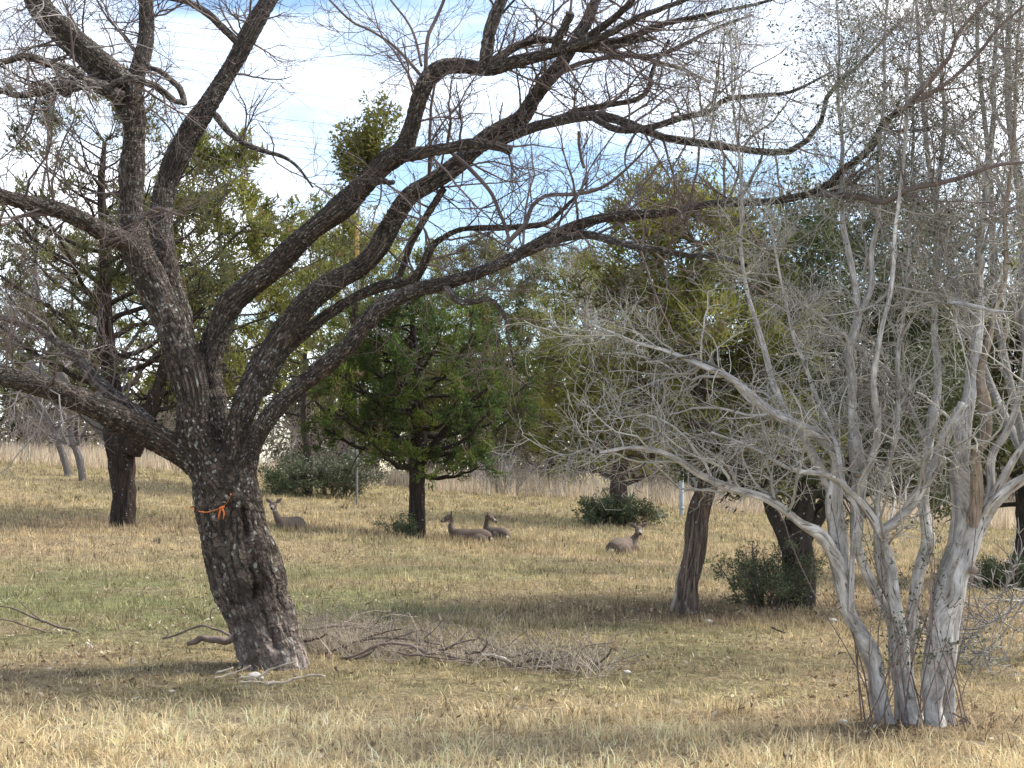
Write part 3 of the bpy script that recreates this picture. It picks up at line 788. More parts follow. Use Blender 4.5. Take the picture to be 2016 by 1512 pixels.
for b in BR:
    sm = spline(trace(b), 26)
    nz_ = np.stack([vnoise(np.c_[np.linspace(0, 7, 26), np.full(26, k * 9. + b[0][0]), np.zeros(26)], 8) - .5 for k in range(3)], 1)
    sm[:, :3] += nz_ * np.minimum(sm[:, 3:4] * 1.6, .03) * np.linspace(0, 1, 26)[:, None]
    brs.append(sm)
    endr = b[-1][2]
    if endr >= 9:      # sawn or broken stub: a flat end
        sm = np.vstack([sm, sm[-1]]); sm[-1, 3] = .0005
    acc = Acc()
    bark = sm[:, 3].mean() > .018
    K = 12 if bark else 7
    V, Q = tubes(sm[None, :, :3], sm[None, :, 3], K)
    if bark:
        ctr = np.repeat(sm[:, :3], K, axis=0); rv = np.repeat(sm[:, 3], K)
        V = V + nrm(V - ctr) * ((vnoise(V * np.array([55, 55, 55]), 12) - .5) * rv * .35)[:, None]
    cc = colA * (.7 + .8 * vnoise(V * 25, 13))[:, None] if bark else TW * (.7 + .6 * vnoise(V * 8, 13))[:, None]
    acc.add(V, Q, None, cc)
    nr2 = len(sm); sl_ = np.r_[0, np.cumsum(np.linalg.norm(np.diff(sm[:, :3], axis=0), axis=1))]
    uv_ = np.c_[np.repeat(sl_, K) / .5 + b[0][0], np.tile(np.arange(K) * 2 * np.pi / K, nr2) * np.repeat(sm[:, 3], K) / .5, np.zeros(nr2 * K)]
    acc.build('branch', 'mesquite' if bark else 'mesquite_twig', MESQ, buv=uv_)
# twigs, three orders
def to_batch(lst, n=22):
    Pb = np.stack([spline(x, n) for x in lst])
    return Pb[:, :, :3], Pb[:, :, 3]
src = []
for nm in ('B', 'B2', 'B3', 'C', 'D', 'E', 'F', 'G', 'H', 'A'):
    sm = limb_pl[nm]; k0 = int(len(sm) * (.5 if nm in 'BE' else .45 if nm in ('F', 'G', 'D', 'H') else .2))
    src.append(sm[k0:])
src_all = src + [b for b in brs if b[:, 3].mean() < .06]
Pb, Rb = to_batch(src_all)
lens = np.linalg.norm(np.diff(Pb, axis=1), axis=2).sum(1)
cnt = np.clip((lens * 7).astype(int), 3, 22)
P1, R1 = kids(Pb, Rb, cnt, (.05, 1), (.45, 1.35), (35, 85), .16, (0, 0, .05), 9, .35, .0035, .011)
okv = P1[:, -1, 2] > 2.35 - .25 * rng.uniform(0, 1, len(P1))
P1, R1 = P1[okv], R1[okv]
P2, R2 = kids(P1, R1, np.full(len(P1), 8), (.15, 1), (.2, .62), (25, 70), .22, (0, 0, .06), 6, .62, .0024, .006)
P3, R3 = kids(P2, R2, np.full(len(P2), 3), (.2, 1), (.08, .34), (25, 65), .22, (0, 0, .05), 3, .7, .0018, .004)
acc = Acc()
add_tubes(acc, P1, R1, 4, TW, .22); add_tubes(acc, P2, R2, 3, TW * 1.1, .22); add_tubes(acc, P3, R3, 3, TW * 1.15, .22)
# drooping lichen-grey dead twigs hanging on the left side
cl = [limb_pl['C'], limb_pl['B2'][20:], limb_pl['A'][60:], brs[0], brs[1], brs[2], brs[3], limb_pl['B3'][20:]]
Pc, Rc = to_batch(cl)
P4, R4 = kids(Pc, Rc, np.full(len(cl), 7), (.15, 1), (.5, 1.1), (40, 100), .2, (0, 0, -.09), 9, .3, .003, .008)
P5, R5 = kids(P4, R4, np.full(len(P4), 7), (.15, 1), (.18, .5), (30, 75), .25, (0, 0, -.03), 6, .6, .002, .005)
P6, R6 = kids(P5, R5, np.full(len(P5), 2), (.2, 1), (.08, .22), (30, 65), .25, (0, 0, 0), 4, .7, .0018, .004)
GT = np.array([.27, .245, .225])
add_tubes(acc, P4, R4, 4, GT, .2); add_tubes(acc, P5, R5, 3, GT, .2); add_tubes(acc, P6, R6, 3, GT, .2)
acc.build('twigs', 'mesquite_twig', MESQ, kind='stuff')

# orange flagging tape tied round the trunk
def hit(u, v, back=False, off=.008):
    p = P(u, v, 12.); o = np.array([0, 0, CAMZ]); d = nrm(p - o)
    if back: o = o + d * 20; d = -d
    h = TRUNK_BVH.ray_cast(Vector(o), Vector(d))
    return (np.array(h[0]) - d * off) if h[0] is not None else p
TAPE = thing('orange_tape', 'orange flagging tape tied round the leaning mesquite trunk', 'tape', hit(438, 1000))
ORG = np.array([.90, .27, .07])
def ribbon(pts, wdt, name, parent, nrmdir=(0, -1, 0), twist=0.):
    sm = spline(pts, 34); n = len(sm)
    T = nrm(np.gradient(sm, axis=0)); nd = nrm(np.tile(np.array(nrmdir, float), (n, 1)) if np.ndim(nrmdir) == 1 else nrmdir)
    a = np.linspace(0, twist, n)[:, None]
    sd = nrm(np.cross(T, nd)); up = np.cross(sd, T)
    sdv = sd * np.cos(a) + up * np.sin(a); nv = np.cross(sdv, T)
    V = np.concatenate([sm + sdv * wdt / 2 + nv * .0012, sm - sdv * wdt / 2 + nv * .0012, sm - sdv * wdt / 2 - nv * .0012, sm + sdv * wdt / 2 - nv * .0012])
    i = np.arange(n - 1)[:, None]
    Q = np.concatenate([np.c_[i + a0 * n, i + b0 * n, i + 1 + b0 * n, i + 1 + a0 * n] for a0, b0 in ((0, 1), (1, 2), (2, 3), (3, 0))])
    c = ORG * (.7 + .5 * vnoise(V * 40, 3))[:, None] + np.array([.05, .10, .06]) * vnoise(V * 25, 6)[:, None]
    return part(name, V, Q, None, c, 'tape', parent)
fr = [hit(u, v) for u, v in ((374, 999), (382, 1003), (395, 1007), (408, 1008), (420, 1005), (434, 1000), (444, 993), (450, 984), (454, 974), (470, 966), (490, 962), (506, 963))]
# only the exposed stretch lies slack; the rest hugs the far side of the trunk
bk = [hit(u, v, True) for u, v in ((506, 966), (480, 974), (450, 982), (415, 990), (385, 996))]
ribbon([*fr[:9]],   .012, 'band', TAPE, twist=1.6)
rb_ = [fr[8]] + [hit(u, v, False, -.03) for u, v in ((458, 966), (472, 962), (490, 960), (504, 962))] + bk + [fr[0]]
cen = P(440, 985, 12.); rb_s = spline(np.array(rb_), 34)
ribbon(np.array(rb_), .012, 'band', TAPE, nrmdir=nrm(rb_s - cen))
k0 = hit(437, 999, False, .016)
V, Q, T = closed_tube(np.array([k0 + [-.02, 0, -.005], k0 + [0, -.008, 0], k0 + [.02, 0, .008]]), [.006, .011, .006], K=10)
part('knot', V, Q, T, ORG, 'tape', TAPE)
ribbon([k0, hit(433, 1008, False, .02), hit(430, 1022, False, .016)], .016, 'tail', TAPE, twist=1.4)
ribbon([k0, hit(441, 1010, False, .024), hit(439, 1022, False, .018)], .014, 'tail', TAPE, twist=-1.2)

# mistletoe lodged in the mesquite
MC = P(722, 290, 12.05)
MIS = thing('mistletoe_clump', 'round olive green mistletoe clump lodged on a mesquite limb', 'mistletoe', MC + [0, 0, -.3])
st0 = np.stack([np.linspace(P(728, 350, 11.95), P(u, v, 12.05 + dd), 8) for (u, v, dd) in ((690, 300, -.05), (675, 270, .1), (700, 250, -.15), (745, 215, 0), (770, 200, .1), (755, 240, -.15), (720, 290, .15), (700, 335, -.1))])
r0 = np.tile(np.linspace(.012, .006, 8), (len(st0), 1))
p1, r1 = kids(st0, r0, np.full(len(st0), 34), (.2, 1), (.10, .27), (20, 80), .25, (0, 0, 0), 5, .5, .003)
p2, r2 = kids(p1, r1, np.full(len(p1), 7), (.3, 1), (.05, .1), (25, 60), .2, (0, 0, 0), 3, .7, .002)
acc = Acc(); add_tubes(acc, st0, r0, 5, (.12, .10, .05)); add_tubes(acc, p1, r1, 3, (.16, .16, .06)); acc.build('stems', 'mesquite_twig', MIS, kind='stuff')
acc = Acc()
pp = p2[:, -1]; dd = nrm(p2[:, -1] - p2[:, 0])
pp = np.concatenate([pp, p2[:, 1], p2[:, 2]]); dd = np.concatenate([dd, dd, dd]); m = len(pp)
dd = nrm(dd + rng.normal(0, .6, (m, 3)))
cc = np.array([.19, .195, .055]) * rng.uniform(.55, 1.5, (m, 1)) + np.array([.06, .03, 0]) * rng.uniform(0, 1, (m, 1)) ** 3
leaves(acc, pp, dd, rng.uniform(.026, .046, m), rng.uniform(.011, .019, m), cc)
acc.build('leaves', 'leaf', MIS, kind='stuff')
#NEXT2
# ================================================================== the pale multi-stemmed persimmon
DP = 9.35
ST = [
 # left stem and its long low arm
 [(1750, 1432, 40, 0), (1743, 1417, 36, 0), (1722, 1317, 36, 0), (1701, 1265, 36, -.02), (1677, 1213, 32, -.04), (1660, 1154, 36, -.06), (1642, 1098, 30, -.1), (1614, 1056, 25, -.15), (1580, 1036, 20, -.2), (1531, 994, 18, -.28), (1437, 958, 16, -.35), (1378, 930, 14, -.4), (1316, 896, 12, -.45), (1250, 880, 9, -.5), (1180, 890, 6, -.5)],
 [(1664, 1165, 32, -.05), (1652, 1110, 32, 0), (1647, 1050, 32, .05), (1646, 987, 34, .08), (1650, 930, 34, .08), (1642, 885, 30, .05), (1594, 847, 23, 0), (1524, 812, 19, -.1), (1469, 767, 17, -.15), (1437, 746, 15, -.2), (1385, 719, 13, -.25), (1320, 690, 10, -.3), (1240, 670, 7, -.3), (1150, 640, 5, -.3)],
 [(1677, 1202, 12, -.1), (1679, 1091, 12, -.12), (1684, 1008, 12, -.1), (1660, 940, 11, -.08), (1640, 860, 10, 0), (1600, 760, 9, .05), (1560, 660, 8, .1), (1530, 540, 7, .1), (1520, 420, 6, .1)],
 [(1650, 985, 26, .08), (1600, 900, 20, .15), (1560, 830, 17, .2), (1520, 760, 15, .25), (1500, 680, 13, .3), (1470, 590, 11, .35), (1450, 480, 9, .4), (1460, 350, 7, .4), (1440, 200, 5, .4), (1450, 60, 4, .4)],
 # middle stems
 [(1795, 1432, 44, .02), (1791, 1403, 40, .02), (1777, 1317, 40, .02), (1767, 1230, 40, .02), (1757, 1160, 32, .02), (1748, 1100, 24, .02), (1742, 1050, 22, 0), (1765, 1025, 22, -.05), (1800, 985, 23, -.1), (1838, 930, 24, -.14), (1862, 862, 24, -.18), (1899, 796, 22, -.2)],
 [(1775, 1300, 26, .1), (1755, 1235, 26, .1), (1732, 1181, 25, .1), (1701, 1112, 23, .08), (1687, 1056, 25, .06), (1687, 987, 31, .04), (1694, 941, 36, .04), (1686, 882, 30, .05), (1678, 812, 23, .06), (1677, 743, 20, .08), (1670, 694, 18, .1), (1681, 656, 18, .1), (1694, 615, 18, .12), (1691, 569, 15, .12), (1680, 517, 13, .12), (1655, 440, 11, .14), (1652, 360, 10, .16), (1657, 280, 9, .2), (1640, 180, 7, .2), (1655, 80, 6, .2), (1650, -40, 5, .2)],
 [(1694, 610, 15, .12), (1712, 569, 14, .1), (1718, 500, 12, .08), (1732, 420, 11, .06), (1725, 320, 9, .04), (1745, 200, 7, 0), (1735, 80, 6, 0), (1750, -40, 5, 0)],
 [(1690, 950, 22, .0), (1720, 900, 18, -.05), (1728, 840, 15, -.1), (1718, 760, 13, -.15), (1735, 660, 12, -.2), (1760, 540, 10, -.2), (1770, 400, 9, -.2), (1790, 260, 8, -.2), (1785, 100, 6, -.2), (1800, -40, 5, -.2)],
 [(1742, 1060, 18, 0), (1712, 1008, 16, -.06), (1670, 960, 13, -.12), (1620, 935, 11, -.2), (1560, 925, 9, -.3), (1480, 880, 7, -.4), (1400, 850, 5, -.4)],
 # right-middle
 [(1800, 1432, 38, .1), (1795, 1400, 34, .1), (1787, 1300, 28, .1), (1796, 1210, 26, .1), (1809, 1133, 27, .1), (1825, 1067, 32, .1), (1818, 987, 26, .12), (1820, 960, 26, .12), (1830, 882, 26, .14), (1840, 812, 23, .15), (1847, 750, 17, .16), (1835, 650, 13, .2), (1850, 520, 11, .2), (1838, 400, 10, .2), (1862, 260, 8, .2), (1850, 120, 7, .2), (1870, -40, 6, .2)],
 [(1830, 882, 16, .14), (1800, 820, 14, .2), (1775, 770, 13, .25), (1745, 730, 11, .3), (1700, 690, 9, .3), (1640, 640, 7, .3), (1580, 600, 5, .3)],
 # thick right stem
 [(1838, 1440, 54, -.05), (1838, 1415, 46, -.05), (1840, 1334, 54, -.05), (1850, 1265, 56, -.05), (1861, 1195, 60, -.05), (1880, 1136, 66, -.05), (1901, 1074, 66, -.04), (1907, 1022, 62, -.02), (1904, 975, 54, 0), (1893, 899, 36, .02), (1899, 847, 33, .04), (1913, 778, 29, .06), (1920, 722, 26, .08), (1930, 620, 21, .1), (1922, 500, 17, .1), (1940, 370, 15, .1), (1962, 220, 12, .1), (1955, 100, 10, .1), (1972, -40, 8, .1)],
 [(1862, 1432, 32, .03), (1868, 1400, 26, .03), (1866, 1330, 26, 0), (1872, 1260, 28, -.02), (1878, 1190, 30, -.03), (1893, 1130, 30, -.05)],
 [(1915, 1040, 28, -.08), (1926, 985, 25, -.1), (1926, 945, 24, -.12), (1923, 899, 22, -.14), (1940, 847, 26, -.15), (1938, 798, 26, -.16), (1934, 743, 17, -.16), (1950, 640, 13, -.15), (1985, 540, 11, -.1), (1980, 420, 9, -.1), (2005, 280, 8, -.1), (1995, 100, 6, -.1), (2010, -40, 5, -.1)],
 [(1920, 1060, 26, -.05), (1942, 1013, 24, -.1), (1962, 985, 23, -.15), (2008, 950, 22, -.2), (2070, 910, 18, -.3), (2140, 830, 14, -.4), (2200, 700, 10, -.5)],
 [(1925, 1030, 24, .05), (1950, 970, 21, .08), (1955, 899, 20, .1), (1985, 850, 17, .1), (2010, 760, 15, .1), (2030, 620, 13, .1), (2040, 450, 11, .1), (2030, 250, 9, .1), (2050, 50, 7, .1)],
 [(1950, 985, 18, .05), (1993, 910, 19, 0), (2030, 860, 16, 0), (2080, 760, 12, 0), (2100, 640, 8, 0)],
 [(1938, 815, 10, -.17), (1960, 810, 8, -.25), (1975, 790, 6, -.3)],
 [(1905, 600, 9, 0), (1870, 594, 10, -.1), (1935, 610, 9, -.4), (2010, 615, 8, -.5)],
 [(1860, 1270, 10, -.1), (1885, 1265, 9, -.2)],
 # thinner crowded stems between the main ones
 [(1772, 1430, 18, .09), (1768, 1400, 16, .1), (1762, 1300, 15, .12), (1742, 1180, 15, .12), (1727, 1060, 17, .12), (1736, 960, 15, .12), (1765, 840, 13, .12), (1768, 700, 11, .12), (1785, 540, 9, .12), (1800, 380, 7, .12), (1792, 200, 5, .12)],
]
PERS = thing('persimmon_tree', 'pale grey multi-stemmed persimmon with smooth bark and a dense bare crown', 'tree', B_PERS)
PG = np.array([.49, .475, .455])
st = []
for si, b in enumerate(ST):
    hi = [k for k, q_ in enumerate(b) if q_[1] < 770]
    if len(hi) > 3:
        uu_ = np.array([b[k][0] for k in hi], float); vv_ = np.array([b[k][1] for k in hi], float); f_ = np.polyfit(vv_, uu_, 1); w_ = np.linspace(0, .75, len(hi))
        b = list(b)
        for k, q0, w0 in zip(hi, np.polyval(f_, vv_), w_): b[k] = (b[k][0] * (1 - w0) + q0 * w0, *b[k][1:])
    tr = trace(b, DP); ln = np.linalg.norm(np.diff(tr[:, :3], axis=0), axis=1).sum()
    n = max(14, int(ln / .03)); sm = spline(tr, n); s_ = np.linspace(0, ln, n)
    for k in range(3):
        sm[:, k] += (vnoise(np.c_[s_ * 5, 0 * s_ + k * 5 + si * 11, 0 * s_], 15) - .5) * np.minimum(sm[:, 3] * .9, .02)
    sm[:, 3] *= 1 + .22 * (vnoise(np.c_[s_ * 6, 0 * s_ + si * 3, 0 * s_ + 2], 16) - .5)
    if b[0][1] > 1400: sm[:, 3] *= 1 + .10 * np.exp(-(s_ / .10) ** 2)
    sm[:, 3] *= .86
    st.append(sm)
    s2 = sm
    if b[-1][2] > 18: s2 = np.vstack([sm, sm[-1]]); s2[-1, 3] = .0005
    K = 22 if sm[0, 3] > .04 else 10
    V, Q = tubes(s2[None, :, :3], s2[None, :, 3], K)
    nr_ = len(s2); th_ = np.tile(np.arange(K) * 2 * np.pi / K, nr_); sr = np.repeat(np.r_[s_, s_[-1:]][:nr_], K); rv = np.repeat(s2[:, 3], K); ctr = np.repeat(s2[:, :3], K, axis=0)
    # fluted, muscle-like stems
    fl = .12 * np.sin(2 * th_ + sr * 1.2 + si) + .10 * np.sin(3 * th_ - sr * 1.4 + 2 * si) + .06 * np.sin(5 * th_ + sr * .8 + si) + .30 * (vnoise(np.c_[np.cos(th_) * 1.6, np.sin(th_) * 1.6, sr * 4 + si * 9], 22) - .5)
    V = V + nrm(V - ctr) * (fl * rv)[:, None]
    big = vnoise(np.c_[np.cos(th_) * 1.2, np.sin(th_) * 1.2, sr * 3 + si * 5], 25); fin = vnoise(np.c_[np.cos(th_) * 3, np.sin(th_) * 3, sr * 7 + si * 5], 26)
    c = PG * (.75 + .5 * big)[:, None]
    c = c * (1 - .55 * np.clip((fin - .62) * 5, 0, 1)[:, None]) + np.array([.17, .125, .09]) * .55 * np.clip((fin - .62) * 5, 0, 1)[:, None]
    if si in (12 + 1,): c = c * np.array([.62, .52, .42])
    a = Acc(); a.add(V, Q, None, c); a.build('stem', 'persimmon', PERS, buv=np.c_[sr + si * 3, th_ * rv + si, 0 * sr])
# knots / old cuts
for (u, v, d, r) in ((1917, 1122, 9.2, .028), (1862, 1272, 9.22, .014), (1690, 935, 9.3, .018)):
    p = P(u, v, d); V, Q, T = closed_tube(np.array([p + [0, .06, 0], p + [0, .0, 0], p + [.004, -.02, 0]]), [r * 1.1, r * .9, r * .7], K=12)
    part('knot', V, Q, T, np.array([.24, .20, .17]), 'stick', PERS)
Pb, Rb = to_batch([x[int(len(x) * (.45 if x[0, 3] > .03 else .2)):] for x in st if len(x) > 20], 24)
lens = np.linalg.norm(np.diff(Pb, axis=1), axis=2).sum(1)
cnt = np.clip((lens * 12).astype(int), 4, 38)
out_ = np.array([-.06, 0, .04])
P1, R1 = kids(Pb, Rb, cnt, (.08, 1), (.35, 1.15), (30, 85), .24, out_, 9, .45, .0035, .011)
k = P1[:, -1, 2] > 1.55
P1, R1 = P1[k], R1[k]
P2, R2 = kids(P1, R1, np.full(len(P1), 11), (.1, 1), (.16, .55), (30, 85), .32, (-.02, 0, .02), 6, .6, .0024, .006)
P3, R3 = kids(P2, R2, np.full(len(P2), 4), (.15, 1), (.07, .24), (30, 75), .25, (0, 0, .03), 3, .65, .0018, .0035)
acc = Acc(); PT = np.array([.37, .35, .31])
add_tubes(acc, P1, R1, 4, PT, .2); add_tubes(acc, P2, R2, 3, PT * .95, .25); add_tubes(acc, P3, R3, 3, PT * .9, .25)
# thin suckers at the foot
ns = 26
b0 = np.c_[B_PERS[0] + rng.uniform(-.38, .34, ns), B_PERS[1] + rng.uniform(-.3, .12, ns), np.full(ns, B_PERS[2])]
Ps = np.empty((ns, 10, 3)); Ps[:, 0] = b0; D = nrm(np.c_[rng.normal(0, .28, ns), rng.normal(0, .2, ns), np.ones(ns)]); hh = rng.uniform(.4, 1.7, ns) / 9
for k in range(1, 10):
    D = nrm(D + rng.normal(0, .07, (ns, 3)) + [0, 0, .03]); Ps[:, k] = Ps[:, k - 1] + D * hh[:, None]
Rs = np.tile(np.linspace(.005, .0022, 10), (ns, 1))
add_tubes(acc, Ps, Rs, 4, (.17, .13, .115), .2)
S2, SR2 = kids(Ps, Rs, np.full(ns, 5), (.35, 1), (.15, .4), (25, 65), .2, (0, 0, .04), 5, .6, .002)
add_tubes(acc, S2, SR2, 3, (.2, .16, .14), .2)
acc.build('twigs', 'persimmon_twig', PERS, kind='stuff')
# sparse small leaves, mostly high in the crown, and on the suckers
acc = Acc()
tip = P3[:, -1]; td = nrm(P3[:, -1] - P3[:, 0])
pr = np.clip((tip[:, 2] - 2.4) / 2.2, .03, .5)
k = rng.uniform(0, 1, len(tip)) < pr
tip, td = tip[k], td[k]
tip = np.concatenate([tip, S2[:, -1], S2[:, 2], S2[:, 3], Ps[:, 6], Ps[:, 7]]); td = np.concatenate([td, *(3 * [nrm(S2[:, -1] - S2[:, 0])]), *(2 * [nrm(Ps[:, -1] - Ps[:, 5])])])
tip = np.repeat(tip, 2, axis=0); td = np.repeat(td, 2, axis=0); m = len(tip)
leaves(acc, tip + rng.normal(0, .012, (m, 3)), nrm(td + rng.normal(0, .7, (m, 3))), rng.uniform(.02, .036, m), rng.uniform(.009, .015, m), np.array([.075, .09, .045]) * rng.uniform(.6, 1.6, (m, 1)))
acc.build('leaves', 'leaf', PERS, kind='stuff')

# ================================================================== evergreens
def rough_trunk(pts, d0, K=36, strands=.22, seed=0, col=(.12, .085, .065), step=.035):
    tr = trace(pts, d0); ln = np.linalg.norm(np.diff(tr[:, :3], axis=0), axis=1).sum()
    n = max(12, int(ln / step)); sm = spline(tr, n); s_ = np.linspace(0, ln, n)
    V, Q = tubes(sm[None, :, :3], sm[None, :, 3], K)
    th = np.tile(np.arange(K) * 2 * np.pi / K, n); sr = np.repeat(s_, K); rv = np.repeat(sm[:, 3], K); ctr = np.repeat(sm[:, :3], K, axis=0)
    tw = th + .35 * sr
    st_ = vnoise(np.c_[np.cos(tw) * 5.5, np.sin(tw) * 5.5, sr * 1.6 + seed * 9], 31) - .5
    st2 = vnoise(np.c_[np.cos(tw) * 2.2, np.sin(tw) * 2.2, sr * 1.1 + seed * 5], 32) - .5
    st3 = vnoise(np.c_[np.cos(tw) * 11, np.sin(tw) * 11, sr * 4 + seed * 5], 33) - .5
    V = V + nrm(V - ctr) * ((st_ * strands * 1.4 + st2 * strands + st3 * strands * .7) * rv)[:, None]
    c = np.asarray(col) * (.55 + .9 * vnoise(np.c_[np.cos(tw) * 6, np.sin(tw) * 6, sr * 2.5 + seed], 34))[:, None]
    return V, Q, c, sm

def foliage(tw_end, tw_dir, nb, ln, wd, col, spread=.55, jit=.05, cvar=.3):
    """tufts of scale-leaf sprays at twig points; clump-wise colour"""
    n = len(tw_end)
    p = np.repeat(tw_end, nb, axis=0) + rng.normal(0, jit, (n * nb, 3)); d = nrm(np.repeat(tw_dir, nb, axis=0) + rng.normal(0, spread, (n * nb, 3)))
    base = np.asarray(col, float)
    clump = vnoise(tw_end * 1.4, 55)[:, None]
    c = base * (1 + cvar * rng.standard_normal((n, 1)) * .6) * (.75 + .5 * clump) + np.array([.035, .022, -.004]) * np.clip((clump - .5) * 3, 0, 1)
    brn = (rng.uniform(size=(n, 1)) < .07); c = np.where(brn, np.array([[.16, .115, .06]]), c)
    c = np.clip(np.repeat(c, nb, axis=0) * (1 + .2 * rng.standard_normal((n * nb, 1))), .008, .4)
    acc = Acc()
    sz = np.repeat(rng.uniform(.6, 1.35, n), nb); blades(acc, p, d, rng.uniform(.5, 1.4, n * nb) * ln * sz, wd * sz * rng.uniform(.6, 1.3, n * nb), c)
    return acc

def crown(trunk, h0, h1, prof, nprim, rise=.25, nsec=9, nter=5, sec=(.4, 1.0), ter=(.15, .4), t0=.0, squash=1., cx=0., cy=0., center=None, dens=1.):
    """branches off a trunk polyline between heights h0..h1 (m above its base); prof(q) = reach at relative height q"""
    z = trunk[:, 2] - trunk[0, 2]
    hq = np.linspace(0, 1, nprim) ** .9
    hh = h0 + (h1 - h0) * hq
    top = z.max()
    p0 = np.stack([np.interp(np.minimum(hh, top), z, trunk[:, k]) for k in range(3)], 1)
    p0[:, 2] = trunk[0, 2] + np.minimum(hh, top)
    r0 = np.interp(np.minimum(hh, top), z, trunk[:, 3])
    a = np.arange(nprim) * 2.4 + rng.uniform(-.5, .5, nprim)
    reach = prof(hq) * rng.uniform(.65, 1.12, nprim)
    D = np.c_[np.cos(a), np.sin(a) * squash, np.full(nprim, rise) + rng.normal(0, .12, nprim)]
    extra = np.maximum(hh - top, 0)
    end = p0 + np.c_[np.cos(a) * reach + cx * hq, np.sin(a) * reach * squash + cy * hq, reach * rise + extra + rng.normal(0, .15, nprim)]
    n = 9; tt = np.linspace(0, 1, n)[None, :, None]
    Pp = p0[:, None] * (1 - tt) + end[:, None] * tt
    Pp[:, :, 2] -= (np.sin(tt * np.pi) * .10 * reach[:, None, None])[:, :, 0]
    Pp[:, 1:] += np.cumsum(rng.normal(0, .03, (nprim, n - 1, 3)) * reach[:, None, None] * .6, axis=1)
    Rp = np.clip(r0 * .42, .012, .09)[:, None] * np.linspace(1, .3, n)
    P2, R2 = kids(Pp, Rp, np.full(nprim, nsec), (.25, 1), sec, (25, 75), .16, (0, 0, .05), 6, .55, .004, .02)
    P3, R3 = kids(P2, R2, np.full(len(P2), nter), (.2, 1), ter, (20, 65), .18, (0, 0, .06), 4, .6, .003, .008)
    return (Pp, Rp), (P2, R2), (P3, R3)

def evergreen(name, label, base, trunk_pts, d0, fol, col, crowns, bark='juniper_bark', bcol=(.12, .085, .065), extra_trunks=(), leafmode=False, group=None, dead=0., K=36, strands=.26):
    t = thing(name, label, 'tree', base, group)
    V, Q, c, sm = rough_trunk(trunk_pts, d0, K=K, col=bcol, strands=strands, seed=int(base[0] * 7) % 50)
    part('trunk', V, Q, None, c, bark, t)
    polys = [sm]
    for j, e in enumerate(extra_trunks):
        V, Q, c, s2 = rough_trunk(e, d0, K=20, col=bcol, seed=j + 3); part('limb', V, Q, None, c, bark, t); polys.append(s2)
    ab, af = Acc(), []
    tips, tdir = [], []
    for (ti, kw) in crowns:
        kw = dict(kw); (a, ar), (b, br), (c3, cr) = crown(polys[ti], **kw)
        add_tubes(ab, a, ar, 5, np.array(bcol) * .9); add_tubes(ab, b, br, 3, np.array(bcol) * 1.0)
        if d0 < 20: add_tubes(ab, c3, cr, 3, np.array(bcol) * 1.1)
        tips += [c3[:, -1], c3[:, 2], b[:, -1]]; tdir += [nrm(c3[:, -1] - c3[:, 1]), nrm(c3[:, 2] - c3[:, 0]), nrm(b[:, -1] - b[:, -2])]
    tips = np.concatenate(tips); tdir = np.concatenate(tdir)
    # gaps: leave some spots bare
    hole = vnoise(tips * np.array([1.1, 1.1, 1.3]) + base[0], 91)
    k = hole > (.28 + dead)
    tips, tdir = tips[k], tdir[k]
    nb, ln, wd, sp, jt = fol
    if leafmode:
        m = len(tips) * nb; acc = Acc()
        p = np.repeat(tips, nb, axis=0) + rng.normal(0, jt, (m, 3)); dd = nrm(np.repeat(tdir, nb, axis=0) + rng.normal(0, .9, (m, 3)))
        cc = np.asarray(col) * rng.uniform(.55, 1.5, (m, 1)); leaves(acc, p, dd, rng.uniform(.7, 1.3, m) * ln, rng.uniform(.7, 1.2, m) * wd, cc)
    else:
        acc = foliage(tips, nrm(tdir + [0, 0, .25]), nb, ln, wd, col, sp, jt)
    ab.build('branches', bark, t, kind='stuff')
    acc.build('crown', 'leaf' if leafmode else 'juniper', t, kind='stuff', smooth=False)
    return t

JG = np.array([.105, .125, .032]); JD = np.array([.060, .092, .024]); JY = np.array([.18, .185, .045]); OL = np.array([.125, .130, .055])
evergreen('juniper_tree', 'dark green juniper with a straight black trunk in the middle of the field', B_CJUN,
          [(824, 1075, 40, 0), (823, 1060, 33, 0), (821, 1000, 28, 0), (821, 930, 28, 0), (824, 860, 31, 0), (822, 790, 23, 0), (815, 700, 18, 0), (812, 620, 9, 0)], 34, (11, .12, .030, .55, .05), JD,
          [(0, dict(h0=1.65, h1=5.4, prof=lambda q: 2.55 * np.sin(np.clip(q * .70 + .25, 0, 1) * np.pi) ** .6, nprim=40, rise=.28, nsec=9, nter=6, sec=(.45, 1.2), ter=(.2, .5)))],
          extra_trunks=[[(828, 915, 16, 0), (850, 880, 14, -.2), (890, 830, 12, -.4), (930, 790, 9, -.6), (960, 765, 6, -.7)], [(815, 900, 13, 0), (770, 850, 11, -.3), (720, 835, 9, -.5), (650, 815, 7, -.6), (620, 790, 5, -.6)]],
          bcol=(.032, .023, .018), dead=.02)
